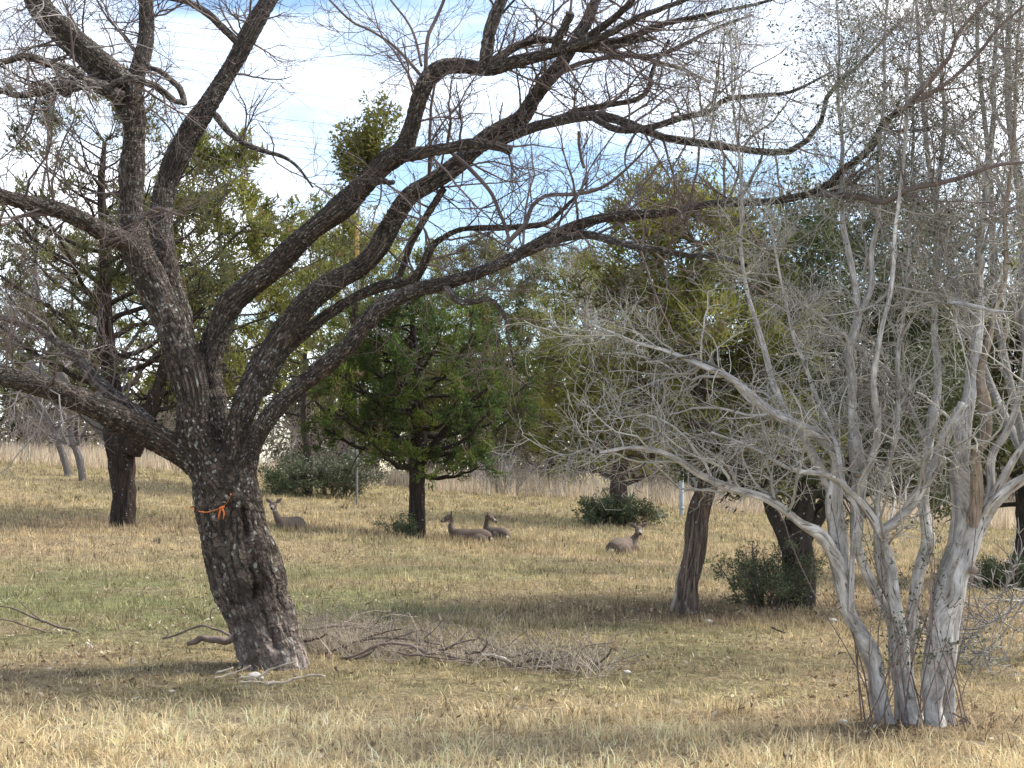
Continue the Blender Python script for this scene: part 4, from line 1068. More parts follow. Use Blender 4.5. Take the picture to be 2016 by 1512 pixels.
evergreen('juniper_tree', 'big spreading juniper with a thick forked dark trunk at the left', B_LJUN,
          [(242, 1056, 52, 0), (243, 1040, 46, 0), (244, 980, 42, 0), (240, 920, 48, 0), (234, 870, 55, 0), (225, 800, 38, 0), (215, 720, 32, 0), (205, 620, 28, 0), (208, 500, 22, 0), (200, 380, 14, 0), (205, 280, 8, 0)], 33, (8, .15, .036, .6, .06), OL * .9,
          [(0, dict(h0=2.6, h1=9.4, prof=lambda q: 3.2 * np.sin(np.clip(q * .75 + .22, 0, 1) * np.pi) ** .6, nprim=50, rise=.65, nsec=8, nter=5, sec=(.5, 1.4), ter=(.2, .5), cx=-.4)),
           (1, dict(h0=.9, h1=5., prof=lambda q: 1.9 * np.sin(np.clip(q * .75 + .2, 0, 1) * np.pi) ** .6, nprim=18, rise=.25, nsec=8, nter=5, sec=(.5, 1.2), ter=(.2, .5)))],
          extra_trunks=[[(258, 890, 40, -.1), (290, 820, 32, -.3), (315, 760, 24, -.4), (330, 690, 20, -.4), (340, 600, 16, -.4), (335, 480, 10, -.4)]], bcol=(.035, .024, .018), dead=.22)
evergreen('juniper_tree', 'shaggy leaning juniper with peeling reddish bark beside the bright deer', B_RJUN,
          [(1346, 1222, 66, 0), (1350, 1205, 47, 0), (1354, 1150, 36, 0), (1370, 1090, 33, 0), (1378, 1010, 34, 0), (1390, 950, 31, 0), (1380, 880, 28, 0), (1372, 790, 28, 0), (1385, 690, 26, 0), (1375, 580, 16, 0), (1380, 480, 8, 0)], 16.4, (11, .10, .022, .55, .05), JY * .9,
          [(0, dict(h0=1.75, h1=4.6, prof=lambda q: 1.75 * np.sin(np.clip(q * .72 + .26, 0, 1) * np.pi) ** .6, nprim=44, rise=.12, nsec=9, nter=5, sec=(.35, .8), ter=(.15, .35), cx=-.2))],
          bcol=(.13, .10, .08), dead=.12, K=80, strands=.52)
JT = [o_ for o_ in C.objects if o_.name.startswith('juniper_tree')][-1]
for pts, r0 in (([(1322, 1203), (1330, 1170), (1332, 1140), (1340, 1115)], .022), ([(1361, 1212), (1353, 1197), (1349, 1185)], .024), ([(1372, 1130), (1376, 1090), (1384, 1050)], .012), ([(1352, 1110), (1358, 1070), (1366, 1030)], .012), ([(1366, 1190), (1366, 1150), (1370, 1110)], .010), ([(1345, 1180), (1350, 1140), (1353, 1100)], .010), ([(1388, 1020), (1393, 985), (1395, 950)], .010)):
    A = spline(np.array([P(u, v, 16.4 - .13 + abs(u - 1362) * .0022) for u, v in pts]), 12)
    V, Q, T = closed_tube(A, np.linspace(1, .35, 12) * r0, np.linspace(1, .4, 12) * r0 * .4, K=8, side=(1, 0, 0))
    part('bark_strip', V, Q, T, np.array([.36, .30, .25] if r0 > .015 else [.21, .155, .12]) * (.8 + .4 * vnoise(V * 20, 4))[:, None], 'stick', JT)
evergreen('live_oak_tree', 'dark forked live oak with a leafy shrub at its foot behind the persimmon', B_OAK,
          [(1572, 1204, 66, 0), (1573, 1190, 60, 0), (1575, 1130, 56, 0), (1570, 1060, 52, 0), (1580, 990, 46, 0), (1600, 900, 36, 0), (1590, 800, 26, 0), (1600, 680, 18, 0), (1595, 560, 10, 0)], 17.6, (9, .075, .03, .6, .07), np.array([.075, .092, .036]),
          [(0, dict(h0=1.35, h1=4.7, prof=lambda q: 2.3 * np.sin(np.clip(q * .72 + .26, 0, 1) * np.pi) ** .6, nprim=44, rise=.22, nsec=9, nter=5, sec=(.4, .9), ter=(.15, .35), cx=.5)),
           (2, dict(h0=.5, h1=2.8, prof=lambda q: 1.5 * np.sin(np.clip(q * .72 + .26, 0, 1) * np.pi) ** .6, nprim=16, rise=.2, nsec=8, nter=5, sec=(.4, .9), ter=(.15, .35)))],
          extra_trunks=[[(1560, 1090, 34, -.1), (1535, 1040, 26, -.1), (1512, 985, 20, -.1), (1495, 900, 14, -.1), (1480, 800, 8, 0)], [(1580, 1060, 38, .1), (1620, 1000, 32, .1), (1665, 930, 24, .1), (1710, 850, 16, 0), (1740, 760, 9, 0)]],
          bark='oak_bark', bcol=(.05, .04, .034), leafmode=True)
#NEXT3
# ------------------------------------------------------------------ trees further back
def far_tree(label, u, d, hgt, reach, col, lean=0, kind='juniper_tree', h0=.22, tw=.028, fol=(8, .20, .05, .6, .08), nprim=44, dead=.08, rise=.5, bcol=(.07, .05, .04), leafmode=False, peak=.26, sq=1.):
    b = GD(u, d); px = FPX / d
    v0 = 756 + math.tan(PITCH) * FPX - (b[2] - CAMZ) * px
    W = hgt * tw * px * 1.2
    tp = [(u, v0 + 14, W * 1.35, 0), (u, v0, W * 1.1, 0)] + [(u + lean * q * hgt * px + W * .5 * math.sin(q * 7 + u), v0 - q * hgt * px * .93, max(W * (1 - q) ** .8, 2.5), 0) for q in (.15, .3, .5, .7, .85, 1)]
    return evergreen(kind, label, b, tp, d, fol, col,
                     [(0, dict(h0=hgt * h0, h1=hgt, prof=lambda q: reach * np.sin(np.clip(q * (.98 - peak) + peak, 0, 1) * np.pi) ** .65, nprim=nprim, rise=rise, nsec=8, nter=5, sec=(reach * .2, reach * .45), ter=(.2, .5), squash=sq))],
                     bcol=bcol, dead=dead, K=20, bark='juniper_bark' if kind == 'juniper_tree' else 'oak_bark', leafmode=leafmode)
far_tree('yellow green juniper rising behind the leaning mesquite trunk', 425, 38, 9.4, 3.0, JY * .9, .02, h0=.34, nprim=52, dead=.16)
far_tree('grey green live oak with a crooked dark trunk above a bush', 605, 50.5, 9.0, 3.4, OL * 1.1, .0, kind='live_oak_tree', h0=.30, dead=.2, bcol=(.05, .038, .03))
far_tree('bright yellow green juniper top behind the middle of the mesquite', 735, 66, 11.4, 4.3, JY, .0, h0=.15, nprim=52)
far_tree('grey olive juniper showing beside the dark middle juniper', 925, 66, 10.4, 4.2, OL * 1.2, .0, h0=.12, nprim=56, dead=.05)
far_tree('wide green juniper with low skirts behind the far shrub', 1235, 46, 7.5, 3.7, JY * 1.0, .01, h0=.2, nprim=50, dead=.14, tw=.062)
far_tree('olive juniper filling the gap behind the peeling juniper', 1090, 67, 10.6, 4.8, OL * 1.35, .0, h0=.1, nprim=60, dead=.06)
far_tree('tall dull green juniper behind the live oak', 1480, 64, 10.6, 4.8, JY * .95, .0, h0=.12, nprim=48, dead=.14)
far_tree('tall dark juniper behind the persimmon stems', 1760, 62, 10.4, 5.2, OL * 1.2, .0, h0=.14, nprim=46, dead=.16)
far_tree('dark trunked juniper at the right edge of the field', 1998, 24, 4.6, 2.0, OL * 1.05, .01, h0=.28, tw=.05, nprim=44, bcol=(.045, .036, .03))
far_tree('olive juniper at the far left edge', -30, 64, 9.8, 4.4, OL * 1.1, .0, h0=.28, dead=.22)
far_tree('yellowish juniper seen between the left trunks', 150, 65, 10, 3.9, JY * .8, .0, h0=.38, dead=.22)

# bare little mesquites at the left edge of the field
def bare_tree(label, pts, d, nk, L1, col=(.14, .12, .11), name='young_mesquite', group=None, n2=7, n3=3, trop=(0, 0, .05)):
    polys = [spline(trace(p, d), 20) for p in pts]
    base = GD(pts[0][1][0], d + pts[0][1][3])
    t = thing(name, label, 'tree', base, group)
    for j, p in enumerate(pts):
        V, Q, c, sm = rough_trunk(p, d, K=14, col=col, seed=j, step=.12, strands=.15); part('trunk' if j == 0 else 'limb', V, Q, None, c, 'young_bark', t)
    Pb = np.stack([p[:, :3] for p in polys]); Rb = np.stack([p[:, 3] for p in polys])
    a, ar = kids(Pb, Rb, np.full(len(polys), nk), (.3, 1), L1, (25, 65), .15, trop, 9, .5, .008, .05)
    b, br = kids(a, ar, np.full(len(a), n2), (.2, 1), (L1[0] * .4, L1[1] * .5), (25, 70), .2, trop, 6, .6, .006, .02)
    c3, cr = kids(b, br, np.full(len(b), n3), (.2, 1), (L1[0] * .15, L1[1] * .25), (25, 70), .2, trop, 4, .6, .005, .01)
    ac = Acc(); add_tubes(ac, a, ar, 4, np.array(col) * 1.3); add_tubes(ac, b, br, 3, np.array(col) * 1.5); add_tubes(ac, c3, cr, 3, np.array(col) * 1.6)
    ac.build('twigs', 'mesquite_twig', t, kind='stuff')
    return t
bare_tree('slender bare mesquite, left of the pair by the tall grass', [[(136, 945, 18, 0), (134, 930, 16, 0), (122, 890, 14, 0), (105, 845, 12, 0), (80, 800, 9, 0), (50, 770, 6, 0)], [(112, 860, 9, 0), (118, 820, 7, 0), (110, 770, 5, 0), (120, 710, 3, 0)]], 52, 9, (.9, 2.2))
bare_tree('slender bare mesquite, right of the pair by the tall grass', [[(163, 952, 17, 0), (162, 938, 15, 0), (155, 900, 14, 0), (142, 865, 11, 0), (135, 830, 8, 0), (140, 780, 5, 0)], [(148, 880, 8, 0), (175, 830, 6, 0), (185, 770, 4, 0)]], 50, 9, (.9, 2.0))
bare_tree('bare grey tree standing left of the big mesquite, mostly twigs', [[(240, 1010, 20, 0), (240, 985, 18, 0), (236, 900, 16, 0), (150, 790, 14, 0), (85, 640, 11, 0), (70, 480, 8, 0), (90, 330, 5, 0)], [(215, 850, 12, 0), (180, 700, 10, 0), (190, 560, 8, 0), (220, 420, 5, 0)], [(160, 800, 12, 0), (40, 690, 10, 0), (-20, 540, 8, 0), (10, 400, 5, 0)]], 40, 16, (1.0, 2.4), col=(.17, .15, .14), name='bare_tree')
bare_tree('grey bare tree in front of the yellow green juniper, right of middle', [[(1372, 1130, 18, 0), (1374, 1085, 16, 0), (1376, 980, 14, 0), (1340, 880, 12, 0), (1300, 740, 9, 0), (1280, 600, 6, 0)], [(1372, 950, 12, 0), (1250, 830, 9, 0), (1170, 700, 7, 0), (1140, 560, 5, 0)], [(1376, 930, 12, 0), (1400, 800, 9, 0), (1420, 650, 7, 0), (1440, 500, 5, 0)]], 24, 20, (.7, 1.7), col=(.22, .205, .185), name='bare_tree', n2=8)
bare_tree('tall grey bare tree behind the live oak', [[(1660, 1090, 22, 0), (1660, 1060, 20, 0), (1650, 950, 18, 0), (1665, 780, 14, 0), (1640, 560, 10, 0), (1650, 330, 6, 0)], [(1655, 900, 14, 0), (1580, 740, 10, 0), (1540, 560, 8, 0), (1550, 380, 5, 0)], [(1660, 860, 14, 0), (1750, 700, 10, 0), (1790, 520, 8, 0), (1780, 330, 5, 0)]], 27, 18, (.8, 1.9), col=(.20, .185, .17), name='bare_tree', n2=8)
# grey upright tree just outside the right edge: its stems and hanging twigs reach into the picture
bare_tree('upright pale grey tree cut off by the right edge of the picture', [[(2090, 1330, 44, 0), (2085, 1290, 40, 0), (2070, 1100, 34, 0), (2050, 900, 28, 0), (2020, 650, 22, 0), (2010, 400, 18, 0), (1985, 200, 14, 0), (1990, -60, 9, 0)], [(2065, 1050, 24, 0), (2010, 850, 18, .3), (1960, 600, 14, .4), (1950, 350, 11, .5), (1925, 100, 8, .5), (1930, -60, 6, .5)], [(2060, 980, 22, 0), (1960, 780, 15, .8), (1880, 560, 12, 1), (1830, 330, 10, 1.2), (1810, 100, 7, 1.2), (1800, -60, 5, 1.2)], [(2075, 1150, 18, 0), (2040, 1160, 10, -.2), (1990, 1200, 6, -.4), (1930, 1240, 4, -.6), (1890, 1290, 2, -.7)]], 12.6, 16, (.5, 1.2), col=(.20, .185, .17), name='bare_tree', n2=8)

# ------------------------------------------------------------------ shrubs
def shrub(label, u, d, wdt, hgt, col, nst=26, ln=.05, wd=.02, dens=5, name='shrub', dep=None, twc=(.13, .105, .085), loose=.36):
    b = GD(u, d); t = thing(name, label, 'shrub', b)
    a = rng.uniform(0, 2 * np.pi, nst); rr_ = rng.uniform(0, .25, nst) * wdt
    p0 = np.c_[b[0] + np.cos(a) * rr_, b[1] + np.sin(a) * rr_ * .8, np.full(nst, b[2] - .02)]
    n = 8; S = np.empty((nst, n, 3)); S[:, 0] = p0
    tilt = rng.uniform(.1, 1.1, nst); D = nrm(np.c_[np.cos(a) * tilt, np.sin(a) * tilt, np.ones(nst)])
    L_ = rng.uniform(.6, 1.1, nst) * np.hypot(hgt, wdt * .45 * tilt / 1.1) * .82
    for k in range(1, n):
        D = nrm(D + rng.normal(0, .12, (nst, 3))); S[:, k] = S[:, k - 1] + D * (L_ / (n - 1))[:, None]
    R_ = np.tile(np.linspace(.014, .004, n), (nst, 1)) * max(hgt, .5)
    s2, r2 = kids(S, R_, np.full(nst, 9), (.15, 1), (hgt * .18, hgt * .45), (25, 75), .2, (0, 0, .04), 5, .55, .003)
    s3, r3 = kids(s2, r2, np.full(len(s2), 4), (.2, 1), (hgt * .07, hgt * .18), (25, 70), .2, (0, 0, .03), 3, .6, .0025)
    ac = Acc(); add_tubes(ac, S, R_, 4, twc); add_tubes(ac, s2, r2, 3, twc); add_tubes(ac, s3, r3, 3, twc); ac.build('stems', 'mesquite_twig', t, kind='stuff')
    tp = np.concatenate([s3[:, -1], s3[:, 1], s2[:, -1]]); td = np.concatenate([nrm(s3[:, -1] - s3[:, 0]), nrm(s3[:, 1] - s3[:, 0]), nrm(s2[:, -1] - s2[:, -2])])
    keep = vnoise(tp * 2.5, 93) > loose; tp, td = tp[keep], td[keep]
    m = len(tp) * dens
    ac = Acc(); leaves(ac, np.repeat(tp, dens, axis=0) + rng.normal(0, ln * .7, (m, 3)), nrm(np.repeat(td, dens, axis=0) + rng.normal(0, .8, (m, 3))), rng.uniform(.7, 1.3, m) * ln, rng.uniform(.7, 1.2, m) * wd, np.asarray(col) * rng.uniform(.5, 1.6, (m, 1)))
    ac.build('foliage', 'leaf', t, kind='stuff')
    return t
SG = np.array([.135, .16, .08])
shrub('rounded evergreen shrub leaning on the live oak foot', 1505, 17.4, .95, .98, SG * .9, 30, .035, .016, 4)
shrub('grey green bush under the crooked oak, left of the middle juniper', 650, 51, 3.6, 1.7, np.array([.125, .135, .085]), 30, .12, .05, 4)
shrub('smaller dark bush right behind the mesquite trunk', 568, 50, 1.8, 1.3, SG * .8, 18, .10, .045, 4)
shrub('low leafy sprouts at the foot of the middle juniper', 792, 33.7, .75, .62, SG, 12, .05, .022, 3)
shrub('dark shrub round the far trunk right of the resting deer', 1195, 45.5, 1.7, 1.1, SG * .8, 22, .09, .04, 4)
shrub('small dark shrub hugging the far trunk on its right', 1264, 45.8, .8, .85, SG * .75, 12, .08, .035, 4)
shrub('dense dark shrub by the right edge of the picture', 1975, 22.5, .9, .55, SG * .7, 24, .045, .02, 5)
shrub('scraggly bush among the far grass right of the middle juniper', 985, 60, 2.4, 2.2, np.array([.16, .15, .12]), 26, .07, .02, 1, twc=(.26, .24, .22), loose=.5)

# ------------------------------------------------------------------ thicket, tall dry grass and far tree line beyond the field
nt_ = 850
ty = rng.uniform(62, 80, nt_); tx = rng.uniform(-1, 1, nt_) * (ty * .40 + 3)
tb = np.c_[tx, ty, gz(tx, ty)]
n = 9; S = np.empty((nt_, n, 3)); S[:, 0] = tb; D = nrm(np.c_[rng.normal(0, .35, (nt_, 2)), np.ones(nt_)]); hh = rng.uniform(1.8, 5.6, nt_) / (n - 1)
for k in range(1, n):
    D = nrm(D + rng.normal(0, .16, (nt_, 3)) + [0, 0, .02]); S[:, k] = S[:, k - 1] + D * hh[:, None]
Rr = np.tile(np.linspace(.022, .007, n), (nt_, 1))
s2, r2 = kids(S, Rr, np.full(nt_, 7), (.15, 1), (.5, 1.5), (25, 70), .2, (0, 0, .03), 4, .6, .008)
s3, r3 = kids(s2, r2, np.full(len(s2), 1), (.2, 1), (.3, .8), (25, 70), .2, (0, 0, .0), 3, .7, .007)
ac = Acc(); tcx = np.array([.24, .195, .175])
add_tubes(ac, S, Rr, 3, tcx, .25); add_tubes(ac, s2, r2, 3, tcx * 1.1, .25); add_tubes(ac, s3, r3, 3, tcx * 1.15, .25)
tag(ac.build('brush_thicket', 'mesquite_twig', None, kind='stuff'), 'greyish pink bare brush thicket beyond the tall dry grass', 'thicket')
n = 52000
y = 55 + rng.uniform(0, 1, n) * 14; x = rng.uniform(-1, 1, n) * (y * .38 + 3)
edge_ = 57.5 + (noise2(x, y * 0, .12, 8, 2) - .5) * 9 + np.where(x > 6, (x - 6) * -.5, 0)
k = (y > edge_) & (noise2(x, y, .7, 18, 2) > .46); x, y = x[k], y[k]; n = len(x)
h = rng.uniform(.35, 1.05, n) * (.5 + noise2(x, y, .5, 28, 2)); a = rng.uniform(0, 2 * np.pi, n); le = np.abs(rng.normal(0, .3, n))
ac = Acc(); blades(ac, np.c_[x, y, gz(x, y)], nrm(np.c_[np.cos(a) * le, np.sin(a) * le, np.ones(n)]), h, np.full(n, .035), np.clip(np.array([.68, .56, .41]) * rng.uniform(.55, 1.25, (n, 1)), 0, .8))
tag(ac.build('tall_grass', 'grass', None, kind='stuff', smooth=False), 'tall pinkish dry grass along the far edge of the field', 'grass')
# far tree line: one mass of evergreens seen only through gaps
ntr = 48; cx_ = np.linspace(-40, 44, ntr) + rng.normal(0, .8, ntr); cy_ = rng.uniform(84, 104, ntr); hh_ = rng.uniform(5.0, 9.0, ntr); rr_ = rng.uniform(2.0, 3.4, ntr)
ac = Acc(); ab = Acc()
for j in range(ntr):
    m = 480; uu = nrm(rng.standard_normal((m, 3))) * rng.uniform(.45, 1, (m, 1)) ** .5
    gzv = g1(cx_[j], cy_[j])
    p = np.array([cx_[j], cy_[j], gzv + hh_[j] * .55]) + uu * [rr_[j], rr_[j], hh_[j] * .5]
    p += (vnoise(p * .9, 4)[:, None] - .5) * 1.2
    f = foliage(p, nrm(uu + [0, 0, .3]), 4, .62, .2, (OL if j % 2 else JY * .7), .6, .15)
    ac.add(f.V[0], None, f.T[0], f.Cc[0])
    ab_p = np.array([[[cx_[j], cy_[j], gzv - .1], [cx_[j] + .1, cy_[j], gzv + hh_[j] * .35], [cx_[j], cy_[j], gzv + hh_[j] * .8]]])
    add_tubes(ab, ab_p, np.array([[.2, .14, .05]]), 6, (.07, .055, .045))
o = ac.build('far_tree_line', 'juniper', None, kind='stuff', smooth=False); tag(o, 'far off line of evergreen trees seen through the gaps', 'tree line')
o2 = ab.build('trunks', 'juniper_bark', o, kind='stuff')

# ================================================================== deer
def deer(label, base, chest, head, hdir, col=(.125, .093, .072), yawear=0., s=1.):
    """bedded doe: base on the ground, chest = horizontal direction the body points, head = offset of the skull from base (m), hdir = where it looks"""
    t = thing('deer', label, 'deer', base, 'whitetail does lying in the grass')
    fx = nrm(np.array([chest[0], chest[1], 0.])); sy = np.array([-fx[1], fx[0], 0]); up = np.array([0, 0, 1.])
    W = lambda x, y, z: base + (fx * x + sy * y + up * z) * s
    VV, QQ, TT, nn = [], [], [], 0
    def tube(pts, ra, rb=None, side=None, K=14):
        nonlocal nn
        n_ = 16; A = spline(np.c_[np.array(pts), np.array(ra), np.array(ra if rb is None else rb)], n_)
        V, Q, T = closed_tube(A[:, :3], A[:, 3] * s, A[:, 4] * s, K, side)
        VV.append(V); QQ.append(Q + nn); TT.append(T + nn); nn += len(V)
    tube([W(-.52, 0, .19), W(-.46, 0, .22), W(-.32, 0, .235), W(-.08, 0, .22), W(.16, 0, .225), W(.31, 0, .24), W(.41, 0, .25)], [.05, .12, .175, .185, .155, .12, .06], [.05, .11, .155, .165, .17, .15, .09], side=sy)
    for e in (-1, 1):
        tube([W(-.45, .09 * e, .16), W(-.28, .15 * e, .15), W(-.10, .17 * e, .12)], [.06, .10, .06], [.08, .145, .07], side=sy)
        tube([W(-.10, .18 * e, .11), W(-.25, .21 * e, .06), W(-.40, .20 * e, .05)], [.055, .045, .032])
        tube([W(-.40, .2 * e, .05), W(-.28, .23 * e, .035), W(-.12, .23 * e, .03)], [.032, .026, .022])
        tube([W(.28, .10 * e, .18), W(.36, .12 * e, .10), W(.46, .11 * e, .06)], [.075, .055, .035])
        tube([W(.46, .11 * e, .06), W(.36, .13 * e, .03), W(.22, .13 * e, .03)], [.033, .026, .022])
    H = base + np.array(head) * s; hd = nrm(np.array(hdir, float)); hs = nrm(np.cross(hd, up)); hu = np.cross(hs, hd)
    n0 = W(.30, 0, .26); n1 = W(.38, 0, .30)
    nk = H - hd * .045 * s - hu * .035 * s
    tube([n0, n1 * .75 + nk * .25, n1 * .35 + nk * .65 + fx * .02, nk], [.11, .08, .055, .05], [.12, .09, .062, .055])
    tube([H - hd * .08 * s, H, H + hd * .065 * s - hu * .01 * s, H + hd * .135 * s - hu * .03 * s, H + hd * .19 * s - hu * .042 * s], [.052, .076, .066, .043, .033], [.056, .08, .068, .048, .035], side=hs)
    ears = []
    for e in (-1, 1):
        b0 = H - hd * .045 * s + hs * .045 * e * s + hu * .045 * s
        dv = nrm(hs * e * .85 + hu * .62 - hd * .18)
        face = nrm(hd * .8 + hs * e * .2 - dv * np.dot(hd * .8 + hs * e * .2, dv)); wv = np.cross(dv, face)
        tube([b0, b0 + dv * .05 * s, b0 + dv * .105 * s, b0 + dv * .165 * s], [.020, .046, .046, .012], [.018, .014, .013, .009], side=wv)
        ears.append((b0, dv, face))
    co, no, q, tt = remesh(np.vstack(VV), np.vstack(QQ), np.vstack(TT), .015 * s, 3)
    rel = co - H; lx = (rel @ hd) / s; lz = (rel @ hu) / s; ly = (rel @ hs) / s
    bz = (co[:, 2] - base[2]) / s
    c = np.tile(np.array(col), (len(co), 1)) * (.6 + .45 * vnoise(co * 7, 3) + .35 * vnoise(co * 30, 4))[:, None]
    c *= (1 - .22 * np.clip((bz - .30) * 6, 0, 1) * (np.linalg.norm(rel, axis=1) > .3))[:, None]          # darker along the spine
    WH = np.array([.46, .41, .36])
    def mixin(mask, colr):
        nonlocal c
        c = c * (1 - mask[:, None]) + np.asarray(colr) * mask[:, None]
    ish = np.linalg.norm(rel, axis=1) < .24 * s
    mixin(np.clip((.05 - bz) * 18, 0, 1) * .4, WH)
    fore = ish & (lz > .02) & (lx > -.06) & (lx < .09) & (np.abs(ly) < .05); mixin(fore * .6, (.07, .05, .038))
    mixin((ish & (lx > .125) & (lx < .168)) * .55, WH)
    for e in (-1, 1):
        ee = np.sqrt((lx - .05) ** 2 + (ly - e * .055) ** 2 + (lz - .018) ** 2); mixin(np.clip(1.6 - ee / .022, 0, 1) * .55, WH)
    mixin((ish & (lz < -.04) & (lx < .10) & (lx > .01) & (np.linalg.norm(rel, axis=1) < .13 * s)) * .6, WH)                                         # throat
    for (b0, dv, face) in ears:
        re = co - b0; al = (re @ dv) / s; pr_ = (no @ face); per = np.linalg.norm(re - np.outer(re @ dv, dv), axis=1) / s
        m = (al > .03) & (al < .19) & (per < .05)
        mixin((m & (pr_ > .35)) * .75, (.13, .10, .095)); mixin((m & (np.abs(pr_) < .35)) * .45, WH); mixin((m & (pr_ < -.35)) * .4, (.09, .07, .055))
    part('body', co, q, tt if len(tt) else None, np.clip(c, .01, .7), 'fur', t)
    for e in (-1, 1):
        ec = H + (hd * .055 + hs * e * .064 + hu * .02) * s
        V, Q, T = closed_tube(np.array([ec - hd * .012 * s, ec, ec + hd * .012 * s]), np.array([.008, .016, .008]) * s, K=10); part('eye', V, Q, T, (.012, .009, .008), 'dark', t)
    nc = H + hd * .198 * s - hu * .036 * s
    V, Q, T = closed_tube(np.array([nc - hd * .012 * s, nc, nc + hd * .009 * s]), np.array([.027, .030, .018]) * s, np.array([.022, .024, .014]) * s, K=12, side=hs); part('nose', V, Q, T, (.015, .012, .011), 'dark', t)
    A = spline(np.array([W(-.50, 0, .20), W(-.56, .0, .15), W(-.58, .02, .08), W(-.57, .03, .04)]), 8)
    V, Q, T = closed_tube(A, np.array([.03, .045, .05, .05, .045, .04, .03, .012]) * s, np.array([.02, .022, .022, .02, .02, .018, .012, .006]) * s, K=12, side=sy)
    cc = np.where(((V - A.mean(0)) @ fx > .0)[:, None], WH, np.array([.30, .24, .19])); part('tail', V, Q, T, cc, 'fur', t)
    return t
def on(u, d, sink=.07):
    p = GD(u, d); p[2] -= sink; return p
deer('doe facing the camera from behind the mesquite trunk', on(570, 32, .11), (-.42, -.9), (-.28, -.38, .64), (-.02, -1, -.12))
deer('doe stretched out beside the middle juniper with head turned left', on(922, 33), (-.97, .25), (-.42, .12, .62), (-.97, -.10, -.22), col=(.105, .076, .058))
deer('doe behind its neighbour with head in profile to the right', on(974, 35.6), (-.55, .83), (-.13, .25, .60), (.93, -.18, -.33), col=(.115, .084, .065))
deer('doe looking back at the camera, rightmost of the four, near the peeling juniper', on(1228, 30.6, .04), (.52, .85), (.30, .22, .52), (.10, -1, -.12), col=(.115, .085, .064), s=1.06)

acc = Acc(); n = 2600
dp = np.array([WLOC[o_.name] for o_ in C.objects if o_.name.startswith('deer')])
pk = dp[rng.integers(0, len(dp), n)]; a = rng.uniform(0, 2 * np.pi, n); r_ = rng.uniform(.2, .95, n)
gx_, gy_ = pk[:, 0] + np.cos(a) * r_, pk[:, 1] + np.sin(a) * r_ * .8 - .12
le = np.abs(rng.normal(0, .5, n)); cc_ = gcol(gx_, gy_, .07)[0]
blades(acc, np.c_[gx_, gy_, gz(gx_, gy_)], nrm(np.c_[np.cos(a * 3) * le, np.sin(a * 5) * le, np.ones(n)]), rng.uniform(.08, .22, n), np.full(n, .022), np.clip(cc_ * rng.uniform(.7, 1.3, (n, 1)), 0, .8))
tag(acc.build('rank_grass', 'grass', None, kind='stuff', smooth=False), 'longer grass standing round the resting deer', 'grass')

# ================================================================== dead wood on the ground
def stick(name, label, cat, pts, parent=None, col=(.15, .115, .10), K=7, sub=(), mat='stick', knob=.5):
    """pts: rows of world xyz + radius"""
    sm = spline(np.array(pts), 24); sm[:, 3] *= 1 + knob * (vnoise(np.c_[np.linspace(0, 9, 24), np.full(24, pts[0][0] * 13), np.zeros(24)], 6) - .5)
    sm[:, :3] += (np.stack([vnoise(np.c_[np.linspace(0, 8, 24), np.full(24, 5. + k + pts[0][1] * 7), np.zeros(24)], 7) for k in range(3)], 1) - .5) * sm[:, 3:4] * 1.8
    V, Q, T = closed_tube(sm[:, :3], sm[:, 3], K=K)
    c = np.array(col) * (.65 + .7 * vnoise(V * 22, 3))[:, None]
    if parent is not None: return part(name, V, Q, T, c, mat, parent)
    o = part(name, V, Q, T, c, mat, None, origin=sm[0, :3])
    tag(o, label, cat)
    for sp in sub:
        stick('side_twig', None, None, sp, o, col, 5, (), mat)
    return o
def gp(pts, r0, r1, hs=None):
    n = len(pts); o = []
    for i, p in enumerate(pts):
        h = (p[2] if len(p) > 2 else .012); q = GV(p[0], p[1] + h / 12 * FPX * .0, 0); q = q + [0, 0, h * .0]
        o.append([*q, r0 + (r1 - r0) * i / max(n - 1, 1)])
    return np.array(o)
def lay(pts, d0, d1, r0, r1):
    """stick traced by pixel at a distance running d0..d1"""
    n = len(pts)
    return np.array([[*P(u, v, d0 + (d1 - d0) * i / (n - 1)), r0 + (r1 - r0) * i / (n - 1)] for i, (u, v) in enumerate(pts)])
stick('fallen_branch', 'thin dark fallen branch forking up at the left edge', 'branch', lay([(165, 1246), (120, 1236), (85, 1225), (45, 1207), (20, 1196), (-30, 1190)], 14.0, 14.0, .012, .006), sub=[lay([(85, 1225), (60, 1205), (35, 1180), (22, 1160)], 14., 13.8, .007, .003), lay([(90, 1244), (45, 1230), (10, 1220), (-30, 1222)], 13.9, 13.6, .009, .005)])
stick('fallen_branch', 'arched dark fallen branch left of the mesquite foot', 'branch', lay([(322, 1258), (345, 1250), (375, 1238), (405, 1233), (430, 1240), (455, 1252), (475, 1262)], 13.3, 12.9, .009, .013), sub=[lay([(326, 1256), (330, 1243), (310, 1225)], 13.3, 13.2, .005, .003), lay([(347, 1250), (352, 1256), (345, 1262)], 13.3, 13.2, .005, .003)])
stick('fallen_log', 'thick short log lying behind the mesquite foot', 'log', lay([(372, 1264), (400, 1260), (430, 1256), (470, 1262)], 13.0, 12.9, .024, .034))
stick('fallen_branch', 'curled dry twig standing left of the mesquite trunk', 'branch', lay([(418, 1226), (414, 1214), (417, 1200), (426, 1197), (434, 1204)], 13.8, 13.6, .006, .003))
PALEW = (.46, .38, .29)
